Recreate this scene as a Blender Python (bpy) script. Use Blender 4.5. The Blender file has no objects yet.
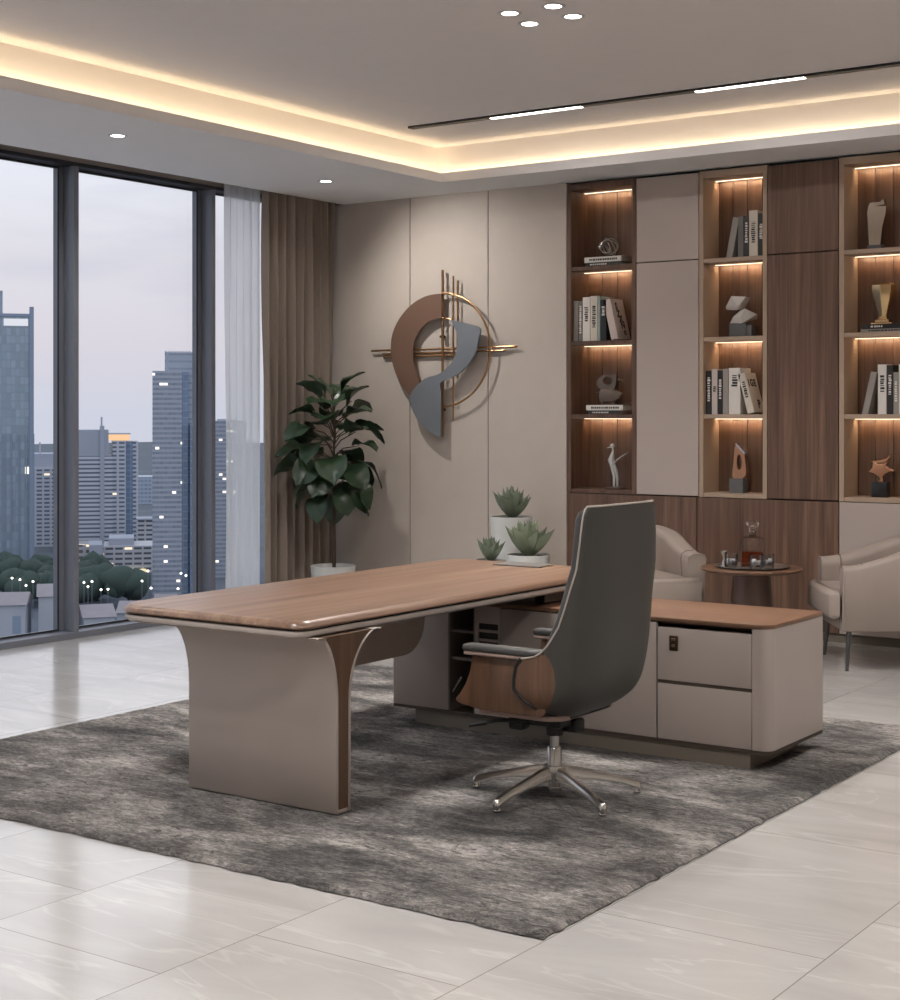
import bpy, bmesh, math, random
from mathutils import Vector, Matrix
R_ = math.radians
PI = math.pi
S = bpy.context.scene
COL = S.collection
rnd = random.Random(7)

# ------------------------------------------------------------------ helpers
class MB:
    def __init__(s):
        s.v = []; s.f = []
    def add(s, vs, fs):
        n = len(s.v); s.v += [tuple(p) for p in vs]; s.f += [tuple(i + n for i in f) for f in fs]; return s
    def bm(s, b):
        b.verts.ensure_lookup_table(); b.verts.index_update()
        s.add([v.co[:] for v in b.verts], [[v.index for v in f.verts] for f in b.faces]); b.free(); return s
    def box(s, x0, x1, y0, y1, z0, z1, r=0, seg=2):
        b = bmesh.new(); bmesh.ops.create_cube(b, size=1)
        for v in b.verts:
            v.co = Vector(((x0+x1)/2 + v.co.x*(x1-x0), (y0+y1)/2 + v.co.y*(y1-y0), (z0+z1)/2 + v.co.z*(z1-z0)))
        if r: bmesh.ops.bevel(b, geom=b.edges[:], offset=r, segments=seg, profile=.5, affect='EDGES')
        return s.bm(b)
    def prism(s, poly, axis, a0, a1, r=0, seg=2):
        """poly: 2d points; axis x -> (y,z), y -> (x,z), z -> (x,y)"""
        def P(p, a):
            return (a, p[0], p[1]) if axis == 'x' else (p[0], a, p[1]) if axis == 'y' else (p[0], p[1], a)
        b = bmesh.new()
        A = [b.verts.new(P(p, a0)) for p in poly]; B = [b.verts.new(P(p, a1)) for p in poly]
        n = len(poly)
        c0 = b.faces.new(A); c1 = b.faces.new(B[::-1])
        for i in range(n): b.faces.new((A[i], B[i], B[(i+1) % n], A[(i+1) % n]))
        bmesh.ops.recalc_face_normals(b, faces=b.faces[:])
        if r:
            es = list(c0.edges) + list(c1.edges)
            bmesh.ops.bevel(b, geom=es, offset=r, segments=seg, profile=.5, affect='EDGES')
        bmesh.ops.triangulate(b, faces=[f for f in b.faces if len(f.verts) > 4])
        return s.bm(b)
    def lathe(s, prof, c=(0, 0, 0), n=32):
        vs = []; fs = []
        m = len(prof)
        for (r, z) in prof:
            for k in range(n):
                a = 2*PI*k/n; vs.append((c[0]+r*math.cos(a), c[1]+r*math.sin(a), c[2]+z))
        for i in range(m-1):
            for k in range(n):
                fs.append((i*n+k, i*n+(k+1) % n, (i+1)*n+(k+1) % n, (i+1)*n+k))
        if prof[0][0] > 1e-6: fs.append(tuple(range(n-1, -1, -1)))
        if prof[-1][0] > 1e-6: fs.append(tuple((m-1)*n+k for k in range(n)))
        return s.add(vs, fs)
    def tube(s, pts, rad, n=8, closed=False, flat=1.0):
        pts = [Vector(p) for p in pts]; m = len(pts)
        if not hasattr(rad, '__len__'): rad = [rad]*m
        vs = []; fs = []; prev = None
        for i, p in enumerate(pts):
            if closed: t = pts[(i+1) % m] - pts[i-1]
            else: t = pts[min(i+1, m-1)] - pts[max(i-1, 0)]
            t.normalize()
            if prev is None:
                u = t.cross(Vector((0, 0, 1)))
                if u.length < 1e-3: u = t.cross(Vector((1, 0, 0)))
            else: u = prev - t*prev.dot(t)
            u.normalize(); prev = u; w = t.cross(u)
            for k in range(n):
                a = 2*PI*k/n; vs.append(p + u*math.cos(a)*rad[i] + w*math.sin(a)*rad[i]*flat)
        for i in range(m if closed else m-1):
            j = (i+1) % m
            for k in range(n): fs.append((i*n+k, i*n+(k+1) % n, j*n+(k+1) % n, j*n+k))
        if not closed:
            fs.append(tuple(range(n-1, -1, -1))); fs.append(tuple((m-1)*n+k for k in range(n)))
        return s.add(vs, fs)
    def loft(s, rings, caps=True, closed=True):
        n = len(rings[0]); vs = [p for r in rings for p in r]; fs = []
        for i in range(len(rings)-1):
            for k in range(n if closed else n-1):
                fs.append((i*n+k, i*n+(k+1) % n, (i+1)*n+(k+1) % n, (i+1)*n+k))
        if caps and closed:
            fs.append(tuple(range(n-1, -1, -1))); fs.append(tuple((len(rings)-1)*n+k for k in range(n)))
        return s.add(vs, fs)
    def xf(s, M):
        s.v = [tuple(M @ Vector(p)) for p in s.v]; return s
    def merge(s, o): return s.add(o.v, o.f)
    def build(s, name, mat, parent=None, world=False, ang=35, loc=None, rot=None):
        me = bpy.data.meshes.new(name)
        v = s.v
        if world and parent is not None:
            inv = Matrix.Translation(-parent.location); v = [tuple(inv @ Vector(p)) for p in v]
        me.from_pydata(v, [], s.f); me.update()
        b = bmesh.new(); b.from_mesh(me); bmesh.ops.recalc_face_normals(b, faces=b.faces[:]); b.to_mesh(me); b.free()
        if ang:
            for p in me.polygons: p.use_smooth = True
            me.set_sharp_from_angle(angle=R_(ang))
        me.materials.append(mat)
        o = bpy.data.objects.new(name, me); COL.objects.link(o)
        if parent is not None: o.parent = parent
        if loc: o.location = loc
        if rot: o.rotation_euler = rot
        return o

def tag(o, label=None, cat=None, group=None, kind=None):
    if label: o['label'] = label
    if cat: o['category'] = cat
    if group: o['group'] = group
    if kind: o['kind'] = kind
    return o
def thing(name, loc, label, cat, group=None, rz=0):
    o = bpy.data.objects.new(name, None); COL.objects.link(o); o.location = loc; o.rotation_euler = (0, 0, rz)
    o.empty_display_size = .1
    return tag(o, label, cat, group)
def struct(o): o['kind'] = 'structure'; return o
def rrect(x0, x1, y0, y1, rs, n=8):
    """rounded rectangle; rs = radii at (x0y0, x1y0, x1y1, x0y1)"""
    pts = []
    for (cx, cy, a0, r) in ((x0, y0, 180, rs[0]), (x1, y0, 270, rs[1]), (x1, y1, 0, rs[2]), (x0, y1, 90, rs[3])):
        ox = cx + (r if cx == x0 else -r); oy = cy + (r if cy == y0 else -r)
        if r < 1e-5: pts.append((cx, cy)); continue
        for k in range(n+1):
            a = R_(a0 + 90*k/n); pts.append((ox + r*math.cos(a), oy + r*math.sin(a)))
    return pts
def interp(tab, x):
    """tab sorted by descending or ascending key; linear"""
    t = sorted(tab)
    if x <= t[0][0]: return t[0][1]
    for (a, b), (c, d) in zip(t, t[1:]):
        if x <= c: return b + (d-b)*(x-a)/(c-a)
    return t[-1][1]
def smooth_interp(tab, x):
    t = sorted(tab)
    if x <= t[0][0]: return t[0][1]
    if x >= t[-1][0]: return t[-1][1]
    for i in range(len(t)-1):
        if x <= t[i+1][0]:
            p0 = t[max(i-1, 0)]; p1 = t[i]; p2 = t[i+1]; p3 = t[min(i+2, len(t)-1)]
            h = p2[0]-p1[0]; u = (x-p1[0])/h
            m1 = (p2[1]-p0[1])/(p2[0]-p0[0])*h; m2 = (p3[1]-p1[1])/(p3[0]-p1[0])*h
            return (2*u**3-3*u*u+1)*p1[1]+(u**3-2*u*u+u)*m1+(-2*u**3+3*u*u)*p2[1]+(u**3-u*u)*m2

# ------------------------------------------------------------------ materials
def lin(c):
    return tuple(((x/255)/12.92 if x/255 <= .04045 else ((x/255+.055)/1.055)**2.4) for x in c)
class N:
    def __init__(s, name):
        s.m = bpy.data.materials.new(name); s.m.use_nodes = True; s.t = s.m.node_tree; s.t.nodes.clear()
        s.out = s.n('ShaderNodeOutputMaterial')
    def n(s, t, **k):
        o = s.t.nodes.new(t)
        for a, b in k.items(): setattr(o, a, b)
        return o
    def l(s, a, b): s.t.links.new(a, b)
    def math(s, op, a, b=None, c=None):
        o = s.n('ShaderNodeMath', operation=op)
        for i, x in enumerate((a, b, c)):
            if x is None: continue
            if hasattr(x, 'links') or hasattr(x, 'is_output'): s.l(x, o.inputs[i])
            else: o.inputs[i].default_value = x
        return o.outputs[0]
    def mix(s, fac, a, b):
        o = s.n('ShaderNodeMix', data_type='RGBA')
        for i, x in ((0, fac), (6, a), (7, b)):
            if hasattr(x, 'is_output'): s.l(x, o.inputs[i])
            elif i == 0: o.inputs[0].default_value = x
            else: o.inputs[i].default_value = (*x[:3], 1)
        return o.outputs[2]
    def coords(s, scale=(1, 1, 1), loc=(0, 0, 0), kind='Object', rot=(0, 0, 0)):
        tc = s.n('ShaderNodeTexCoord'); mp = s.n('ShaderNodeMapping')
        mp.inputs['Scale'].default_value = scale; mp.inputs['Location'].default_value = loc; mp.inputs['Rotation'].default_value = rot
        s.l(tc.outputs[kind], mp.inputs['Vector']); return mp.outputs[0]
    def noise(s, vec, scale, detail=4, rough=.5, dist=0):
        o = s.n('ShaderNodeTexNoise'); s.l(vec, o.inputs['Vector'])
        o.inputs['Scale'].default_value = scale; o.inputs['Detail'].default_value = detail
        o.inputs['Roughness'].default_value = rough; o.inputs['Distortion'].default_value = dist
        return o.outputs['Fac']
    def ramp(s, fac, stops):
        o = s.n('ShaderNodeValToRGB'); s.l(fac, o.inputs[0]); e = o.color_ramp.elements
        while len(e) < len(stops): e.new(.5)
        for q, (p, c) in zip(e, stops): q.position = p; q.color = (*c[:3], 1)
        return o.outputs[0]
    def bsdf(s, col=None, rough=.5, metal=0, **k):
        b = s.n('ShaderNodeBsdfPrincipled')
        if col is not None:
            if hasattr(col, 'is_output'): s.l(col, b.inputs['Base Color'])
            else: b.inputs['Base Color'].default_value = (*col[:3], 1)
        if hasattr(rough, 'is_output'): s.l(rough, b.inputs['Roughness'])
        else: b.inputs['Roughness'].default_value = rough
        b.inputs['Metallic'].default_value = metal
        for a, v in k.items():
            b.inputs[a.replace('_', ' ')].default_value = v
        s.l(b.outputs[0], s.out.inputs[0]); return b
    def bump(s, b, h, strength=.2, dist=.01):
        o = s.n('ShaderNodeBump'); o.inputs['Strength'].default_value = strength; o.inputs['Distance'].default_value = dist
        s.l(h, o.inputs['Height']); s.l(o.outputs[0], b.inputs['Normal'])

def plain(name, rgb, rough=.5, metal=0, var=.06, scale=6, bump=0, bscale=200, **k):
    q = N(name); c = lin(rgb); v = q.coords()
    f = q.noise(v, scale, 3)
    col = q.mix(f, [x*(1-var) for x in c], [min(1, x*(1+var)) for x in c])
    b = q.bsdf(col, rough, metal, **k)
    if bump: q.bump(b, q.noise(v, bscale, 2), bump, .002)
    return q.m
def wood(name, dark, mid, light, axis='z', rough=.4, fine=22, along=.9):
    q = N(name)
    sc = {'x': (along, fine, fine), 'y': (fine, along, fine), 'z': (fine, fine, along)}[axis]
    v = q.coords(sc)
    a = q.noise(v, 1.0, 6, .62, .6)
    v2 = q.coords(tuple(x*.28 for x in sc), (3, 1, 2))
    b2 = q.noise(v2, 1.0, 3, .5, 1.2)
    v3 = q.coords(tuple(x*4 if x > 2 else x*1.5 for x in sc))
    c3 = q.noise(v3, 1.0, 3, .6)
    f = q.math('ADD', q.math('MULTIPLY', a, .5), q.math('MULTIPLY', b2, .3)); f = q.math('ADD', f, q.math('MULTIPLY', c3, .2))
    col = q.ramp(f, [(.34, lin(dark)), (.5, lin(mid)), (.66, lin(light))])
    b = q.bsdf(col, rough)
    return q.m
def emit(name, rgb, strength, rgblin=None):
    q = N(name); e = q.n('ShaderNodeEmission')
    v = q.coords(); f = q.noise(v, 3, 1); c = rgblin or lin(rgb)
    q.l(q.mix(f, [x*.98 for x in c], c), e.inputs[0]); e.inputs[1].default_value = strength
    q.l(e.outputs[0], q.out.inputs[0]); return q.m

M = {}
M['wall'] = plain('beige_wall_panel', (193, 182, 172), .55, bump=.03)
M['paint'] = plain('plain_wall_paint', (200, 192, 184), .8)
M['ceil'] = plain('ceiling_paint', (238, 233, 231), .85, var=.02)
M['soffit'] = plain('soffit_paint', (240, 239, 239), .8, var=.02)
M['cream'] = plain('taupe_lacquer', (160, 149, 142), .42, var=.02)
M['cream_door'] = plain('beige_door_lacquer', (180, 167, 159), .45, var=.02)
M['carcass'] = plain('taupe_carcass', (172, 150, 130), .5, var=.03)
M['walnut_v'] = wood('walnut_vertical', (72, 52, 41), (106, 80, 65), (136, 106, 87), 'z')
M['walnut_dark'] = wood('walnut_shelf', (64, 46, 36), (95, 71, 57), (120, 92, 74), 'z', fine=26)
M['walnut_top'] = wood('walnut_desk_top', (84, 60, 46), (115, 88, 70), (148, 120, 99), 'y', rough=.34, fine=18, along=.5)
M['walnut_topx'] = wood('walnut_cabinet_top', (82, 57, 42), (108, 78, 59), (130, 98, 76), 'x', rough=.35, fine=14, along=.55)
M['walnut_chair'] = wood('walnut_chair', (64, 44, 32), (94, 68, 51), (120, 90, 70), 'z', rough=.35, fine=16, along=1.2)
M['walnut_leg'] = wood('walnut_leg_core', (58, 42, 32), (80, 59, 45), (100, 76, 58), 'z', rough=.45)
M['brown_gap'] = plain('dark_brown_shadow_gap', (62, 50, 42), .6)
M['plinth'] = plain('olive_brown_plinth', (112, 104, 92), .5)
M['black'] = plain('matt_black', (22, 22, 22), .5)
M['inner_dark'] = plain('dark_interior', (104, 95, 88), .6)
M['frame'] = plain('anthracite_window_frame', (116, 120, 130), .42, metal=.2)
M['frame_dark'] = plain('black_window_gasket', (38, 38, 42), .5)
M['leather'] = plain('charcoal_leather', (55, 54, 50), .46, var=.06, scale=20, bump=.12, bscale=500)
M['leather_grey'] = plain('grey_leather', (66, 65, 63), .38, var=.04, scale=20, bump=.1, bscale=500)
M['piping'] = plain('pale_piping', (168, 158, 150), .4)
M['trim_rose'] = plain('rose_taupe_trim', (150, 128, 118), .45)
M['chrome'] = plain('polished_aluminium', (205, 203, 200), .16, metal=1, var=.01)
M['steel'] = plain('brushed_steel', (190, 188, 186), .32, metal=1)
M['gunmetal'] = plain('gunmetal', (96, 96, 96), .35, metal=.8)
M['bronze'] = plain('dark_bronze', (84, 66, 46), .35, metal=.9)
M['brass'] = plain('antique_brass', (168, 130, 92), .35, metal=.9)
M['gold'] = plain('pale_gold', (214, 184, 140), .2, metal=1)
M['rose'] = plain('rose_gold', (198, 148, 116), .3, metal=.9)
M['silver'] = plain('silver_figure', (222, 220, 216), .3, metal=.55)
M['darkmetal'] = plain('blackened_metal', (120, 106, 94), .35, metal=.8)
M['smoky'] = plain('smoky_crystal', (196, 184, 170), .14, metal=.85)
M['artblue'] = plain('slate_blue_metal', (126, 130, 136), .45, metal=.35, var=.08)
M['fabric'] = plain('armchair_leather', (150, 137, 128), .5, bump=.06, bscale=350)
M['seam'] = plain('taupe_seam', (112, 100, 92), .6)
M['pot'] = plain('white_ceramic', (208, 208, 204), .35)
M['soil'] = plain('dark_soil', (48, 38, 32), .9, var=.4, scale=60)
M['bark'] = plain('brown_bark', (70, 54, 44), .8, var=.3, scale=40)
M['stone'] = plain('pale_stone', (206, 200, 194), .5, var=.12, scale=14)
M['blockgrey'] = plain('grey_stone_block', (96, 96, 96), .5, var=.15, scale=20)
M['blockblack'] = plain('black_block', (34, 34, 36), .25)
M['page'] = plain('book_pages', (226, 218, 206), .8, var=.08, scale=80)
BOOKC = {'white': (226, 220, 212), 'cream': (214, 204, 190), 'grey': (150, 144, 138), 'mid': (110, 106, 102), 'dark': (56, 54, 52),
         'black': (34, 33, 33), 'teal': (150, 166, 160), 'pink': (205, 190, 182)}
for k, c in BOOKC.items(): M['bk_'+k] = plain('book_cover_'+k, c, .55, var=.03)
M['ink'] = plain('dark_ink', (40, 38, 38), .6)
M['inkw'] = plain('white_ink', (222, 218, 212), .6)
M['lamp'] = emit('lamp_diffuser', (255, 248, 238), 9)
M['line'] = emit('linear_diffuser', (255, 246, 234), 6)
M['cove'] = emit('cove_led', None, 12.5, (1.0, .78, .49))
M['strip'] = emit('shelf_led', None, 2.2, (1.0, .80, .58))

def leafmat(name, a, b, rough=.4):
    q = N(name); v = q.coords(); f = q.noise(v, 9, 3)
    bs = q.bsdf(q.mix(f, lin(a), lin(b)), rough); return q.m
M['leaf'] = leafmat('fig_leaf', (30, 46, 33), (58, 80, 52), .32)
M['agave'] = leafmat('agave_leaf', (100, 112, 92), (156, 166, 138), .5)
M['agave2'] = leafmat('agave_leaf_dark', (90, 102, 88), (142, 152, 128), .5)

def glassmat(name, col=(1, 1, 1), rough=.0):
    q = N(name); v = q.coords(); f = q.noise(v, 5, 1)
    q.bsdf(q.mix(f, [x*.99 for x in col], col), rough, 0, Transmission_Weight=1.0, IOR=1.45); return q.m
M['glass'] = glassmat('clear_glass')
M['amber'] = glassmat('amber_spirit', lin((206, 104, 40)))
def thinglass():
    q = N('thin_clear_glass'); fr = q.n('ShaderNodeFresnel'); fr.inputs[0].default_value = 1.55
    t = q.n('ShaderNodeBsdfTransparent'); g = q.n('ShaderNodeBsdfGlossy'); g.inputs['Roughness'].default_value = .03
    v = q.coords(); f = q.noise(v, 8, 2); q.l(q.mix(f, (.9, .9, .9), (.94, .94, .94)), t.inputs[0])
    m = q.n('ShaderNodeMixShader'); q.l(q.math('MINIMUM', q.math('MULTIPLY', fr.outputs[0], .8), 1.0), m.inputs[0])
    q.l(t.outputs[0], m.inputs[1]); q.l(g.outputs[0], m.inputs[2]); q.l(m.outputs[0], q.out.inputs[0]); return q.m
M['thin'] = thinglass()
def panemat():
    q = N('window_glass'); fr = q.n('ShaderNodeFresnel'); fr.inputs[0].default_value = 1.4
    t = q.n('ShaderNodeBsdfTransparent'); g = q.n('ShaderNodeBsdfGlossy'); g.inputs['Roughness'].default_value = .06
    v = q.coords(); f = q.noise(v, .5, 2)
    q.l(q.mix(f, (.975, .98, .985), (.985, .99, .995)), t.inputs[0])
    m = q.n('ShaderNodeMixShader'); q.l(q.math('MULTIPLY', fr.outputs[0], .06), m.inputs[0])
    q.l(t.outputs[0], m.inputs[1]); q.l(g.outputs[0], m.inputs[2]); q.l(m.outputs[0], q.out.inputs[0]); return q.m
M['pane'] = panemat()
def sheermat():
    q = N('white_sheer'); v = q.coords((3, 3, .3)); f = q.noise(v, 1, 1)
    d = q.n('ShaderNodeBsdfDiffuse'); d.inputs[0].default_value = (.93, .94, .95, 1)
    tl = q.n('ShaderNodeBsdfTranslucent'); tl.inputs[0].default_value = (.94, .95, .97, 1)
    tr = q.n('ShaderNodeBsdfTransparent')
    a = q.n('ShaderNodeMixShader'); a.inputs[0].default_value = .6; q.l(d.outputs[0], a.inputs[1]); q.l(tl.outputs[0], a.inputs[2])
    b = q.n('ShaderNodeMixShader'); q.l(q.math('MULTIPLY_ADD', f, .08, .2), b.inputs[0]); q.l(a.outputs[0], b.inputs[1]); q.l(tr.outputs[0], b.inputs[2])
    q.l(b.outputs[0], q.out.inputs[0]); return q.m
M['sheer'] = sheermat()
def drapemat():
    q = N('taupe_drape'); v = q.coords((400, 400, 40)); f = q.noise(v, 1, 2)
    b = q.bsdf(q.mix(f, lin((134, 121, 110)), lin((154, 140, 128))), .85); b.inputs['Sheen Weight'].default_value = .2; return q.m
M['drape'] = drapemat()
def floormat():
    q = N('marble_tile'); v = q.coords()
    sep = q.n('ShaderNodeSeparateXYZ'); q.l(v, sep.inputs[0])
    X, Y = sep.outputs[0], sep.outputs[1]
    # tile grid: columns 0.76 m wide along x, rows 1.2 m along y, staggered
    cx = q.math('DIVIDE', q.math('ADD', X, 3.98+.76*21), .76)
    ci = q.math('FLOOR', cx); fx = q.math('FRACT', cx)
    par = q.math('MODULO', ci, 2.0)
    cy = q.math('DIVIDE', q.math('ADD', q.math('ADD', Y, -3.58+1.2*10), q.math('MULTIPLY', par, .405)), 1.2)
    ri = q.math('FLOOR', cy); fy = q.math('FRACT', cy)
    def edge(f, w): return q.math('MAXIMUM', q.math('LESS_THAN', f, w), q.math('GREATER_THAN', f, 1-w))
    joint = q.math('MAXIMUM', edge(fx, .0028), edge(fy, .0018))
    cell = q.n('ShaderNodeCombineXYZ'); q.l(ci, cell.inputs[0]); q.l(ri, cell.inputs[1])
    wn = q.n('ShaderNodeTexWhiteNoise', noise_dimensions='2D'); q.l(cell.outputs[0], wn.inputs['Vector'])
    off = q.n('ShaderNodeVectorMath', operation='MULTIPLY_ADD'); q.l(wn.outputs['Color'], off.inputs[0]); off.inputs[1].default_value = (7, 7, 7); q.l(v, off.inputs[2])
    rot = q.n('ShaderNodeMapping'); q.l(off.outputs[0], rot.inputs[0]); rot.inputs['Rotation'].default_value = (0, 0, .5); rot.inputs['Scale'].default_value = (.55, 1.9, 1)
    cloud = q.noise(rot.outputs[0], 1.3, 5, .6, .8)
    vein = q.noise(rot.outputs[0], .9, 4, .55, 1.6)
    vv = q.math('ABSOLUTE', q.math('SUBTRACT', vein, .5)); vmask = q.math('SUBTRACT', 1.0, q.math('MINIMUM', q.math('MULTIPLY', vv, 55.0), 1.0))
    vmask = q.math('MULTIPLY', vmask, q.math('MULTIPLY', cloud, .32))
    base = q.ramp(cloud, [(.3, lin((161, 158, 155))), (.55, lin((174, 171, 168))), (.75, lin((182, 180, 177)))])
    c = q.mix(vmask, base, lin((222, 218, 212)))
    c = q.mix(q.math('MULTIPLY', joint, .85), c, lin((124, 118, 112)))
    rg = q.math('MULTIPLY_ADD', q.noise(v, 2.2, 3), .08, .13)
    q.bsdf(c, rg, IOR=1.5, Coat_Weight=.3, Coat_Roughness=.1, Coat_IOR=1.6); return q.m
M['floor'] = floormat()
def rugmat():
    q = N('charcoal_rug_pile'); v0 = q.coords(); v = q.coords((.8, 1.5, 1)); v2 = q.coords((1, 2.8, 1), (5, 2, 0)); v3 = q.coords((1, 1.9, 1), (1, 7, 0))
    a = q.noise(v, 1.7, 6, .62, .8); b = q.noise(v2, 6.5, 5, .7, 1.0); c = q.noise(v3, 42, 4, .75); d = q.noise(v0, 150, 2, .7)
    f = q.math('ADD', q.math('MULTIPLY', a, .42), q.math('MULTIPLY', b, .22)); f = q.math('ADD', f, q.math('ADD', q.math('MULTIPLY', c, .26), q.math('MULTIPLY', d, .10)))
    col = q.ramp(f, [(.41, lin((34, 33, 33))), (.465, lin((74, 71, 69))), (.52, lin((112, 107, 103))), (.60, lin((172, 166, 160)))])
    st = q.noise(v2, 11, 3, .5, 1.4)                    # dark carved strokes
    sm = q.math('MULTIPLY', q.math('MINIMUM', q.math('MAXIMUM', q.math('MULTIPLY', q.math('SUBTRACT', st, .60), 16.0), 0.0), 1.0), .75)
    col = q.mix(sm, col, lin((34, 32, 31)))
    bs = q.bsdf(col, .95); bs.inputs['Sheen Weight'].default_value = .1
    bs.inputs['Specular IOR Level'].default_value = .15
    q.bump(bs, q.math('ADD', q.math('MULTIPLY', c, 1.0), q.math('MULTIPLY', d, .7)), .8, .012); return q.m
M['rug'] = rugmat()

# ------------------------------------------------------------------ camera
TH = 34.833
cd = bpy.data.cameras.new('camera'); cam = bpy.data.objects.new('camera', cd); COL.objects.link(cam)
cam.location = (0, 0, 1.6); cam.rotation_euler = (R_(90), 0, R_(TH)); cd.sensor_width = 36; cd.sensor_fit = 'AUTO'
cd.lens = 36*1.552; cd.shift_y = -.085; cd.clip_end = 3000; cd.clip_start = .05
S.camera = cam
vs = S.view_settings; vs.view_transform = 'Standard'; vs.look = 'None'; vs.exposure = .33; vs.gamma = 1; vs.use_curve_mapping = False
S.cycles.use_denoising = True
S.cycles.max_bounces = 10; S.cycles.diffuse_bounces = 5; S.cycles.glossy_bounces = 4; S.cycles.transmission_bounces = 8; S.cycles.transparent_max_bounces = 12
S.cycles.caustics_reflective = False; S.cycles.caustics_refractive = False
S.cycles.sample_clamp_indirect = 4

# ------------------------------------------------------------------ world: pale dusk sky
W = bpy.data.worlds.new('dusk_sky'); S.world = W; W.use_nodes = True
t = W.node_tree; t.nodes.clear()
class WN(N):
    def __init__(s): s.t = t; s.out = s.n('ShaderNodeOutputWorld')
w = WN()
tc = w.n('ShaderNodeTexCoord'); sp = w.n('ShaderNodeSeparateXYZ'); w.l(tc.outputs['Generated'], sp.inputs[0])
grad = w.ramp(sp.outputs[2], [(0.0, (.56, .575, .66)), (.045, (.63, .60, .655)), (.10, (.67, .655, .70)), (.17, (.74, .765, .835)), (.6, (.72, .80, .93))])
mp = w.n('ShaderNodeMapping'); w.l(tc.outputs['Generated'], mp.inputs[0]); mp.inputs['Scale'].default_value = (2.2, 2.2, 13)
cl = w.noise(mp.outputs[0], 2.1, 5, .55, .4)
clm = w.math('MULTIPLY', w.math('MINIMUM', w.math('MAXIMUM', w.math('MULTIPLY', w.math('SUBTRACT', cl, .52), 5.0), 0.0), 1.0), .55)
colr = w.mix(clm, grad, (.54, .55, .64))
bg = w.n('ShaderNodeBackground'); w.l(colr, bg.inputs[0]); bg.inputs[1].default_value = .94
w.l(bg.outputs[0], w.out.inputs[0])

# ------------------------------------------------------------------ room shell
XW, YB, YF, XR, ZC, ZS = -8.60, 10.5, -2.30, 1.5, 3.71, 3.42
struct(MB().box(-8.78, XR+.1, YF-.1, 10.9, -.12, 0).build('floor', M['floor'], ang=0))
struct(MB().box(-7.12, XR+.1, YF-.1, 10.05, ZC, ZC+.12).build('ceiling', M['ceil'], ang=0))
# dropped soffit along the window and the back wall, with a cove lip
so = MB()
so.box(-8.43, -6.99, YF, 10.85, ZS, ZS+.02)
so.box(-6.99, XR, 9.93, 10.85, ZS, ZS+.02)
struct(so.build('trim_1', M['soffit'], ang=0))
lip = MB()
lip.box(-7.006, -6.99, YF, 9.946, ZS+.02, ZS+.072); lip.box(-6.99, XR, 9.93, 9.946, ZS+.02, ZS+.072)
struct(lip.build('trim_2', M['soffit'], ang=0))
cv = MB(); cv.box(-7.20, -7.10, YF, 10.1, ZS+.02, ZC+.05); cv.box(-7.10, XR, 10.01, 10.1, ZS+.02, ZC+.05)
struct(cv.build('trim_3', M['ceil'], ang=0))
pk = MB(); pk.box(-8.43, -8.41, YF, 10.85, ZS+.02, 3.8); pk.box(-8.6, -8.41, YF, 10.85, 3.78, 3.82)
struct(pk.build('trim_4', M['soffit'], ang=0))
struct(MB().box(-8.78, -8.60, YF, 10.85, 3.411, 3.85).build('wall_left', M['wall'], ang=0))
struct(MB().box(XR, XR+.12, YF, 10.9, 0, 3.85).build('wall_right', M['paint'], ang=0))
struct(MB().box(-8.78, XR+.12, YF-.12, YF, 0, 3.85).build('wall_front', M['paint'], ang=0))
wb = struct(MB().box(-8.78, XR+.12, 10.80, 10.9, 0, 3.85).build('wall_back', M['paint'], ang=0))
for a, b in ((-8.60, -7.72), (-7.714, -6.934), (-6.928, -6.196)):
    struct(MB().box(a, b, YB, 10.79, 0.0, ZS, .003, 1).build('trim_%d' % (50+int(-a)), M['wall']))
struct(MB().box(-7.7195, -7.7145, YB+.004, 10.79, 0, ZS).box(-6.9335, -6.9285, YB+.004, 10.79, 0, ZS).build('trim_60', M['brown_gap']))
struct(MB().box(-3.36, XR, YB, 10.79, 0, ZS).build('trim_61', M['wall']))
# cove LED strips lying on the ledge behind the lip
t_ = thing('cove_light_strip', (-7.05, 4, ZS+.02), 'warm hidden light strip in the ceiling cove along the window side', 'cove light', 'warm cove light strips')
MB().box(-7.032, -7.012, YF+.05, 9.95, ZS+.022, ZS+.034).build('led_tape', M['cove'], t_, world=True)
t_ = thing('cove_light_strip', (-3, 9.97, ZS+.02), 'warm hidden light strip in the ceiling cove along the shelf wall', 'cove light', 'warm cove light strips')
MB().box(-7.03, XR-.05, 9.950, 9.968, ZS+.022, ZS+.034).build('led_tape', M['cove'], t_, world=True)

# ------------------------------------------------------------------ window wall
mull = [9.012 - 1.412*k for k in range(-1, 9)]
for i in range(len(mull)-1):
    y1, y0 = mull[i], mull[i+1]
    wn_ = bpy.data.objects.new('window_%d' % (i+1), None); COL.objects.link(wn_); wn_.location = (-8.68, (y0+y1)/2, 0); struct(wn_)
    m = MB(); x0, x1 = -8.71, -8.66
    m.box(x0, x1, y0+.02, y0+.075, .0, 3.411); m.box(x0, x1, y1-.075, y1-.02, .0, 3.411)
    m.box(x0, x1, y0+.075, y1-.075, 0, .06); m.box(x0, x1, y0+.075, y1-.075, 3.372, 3.411)
    m.build('frame', M['frame'], wn_, world=True, ang=0)
    g = MB(); a = .006
    g.box(-8.664, -8.655, y0+.068, y0+.078, .055, 3.378); g.box(-8.664, -8.655, y1-.078, y1-.068, .055, 3.378)
    g.box(-8.664, -8.655, y0+.068, y1-.068, .055, .065); g.box(-8.664, -8.655, y0+.068, y1-.068, 3.366, 3.378)
    g.build('gasket', M['frame_dark'], wn_, world=True, ang=0)
    MB().box(-8.69, -8.682, y0+.07, y1-.07, .05, 3.38).build('pane', M['pane'], wn_, world=True, ang=0)
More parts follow.
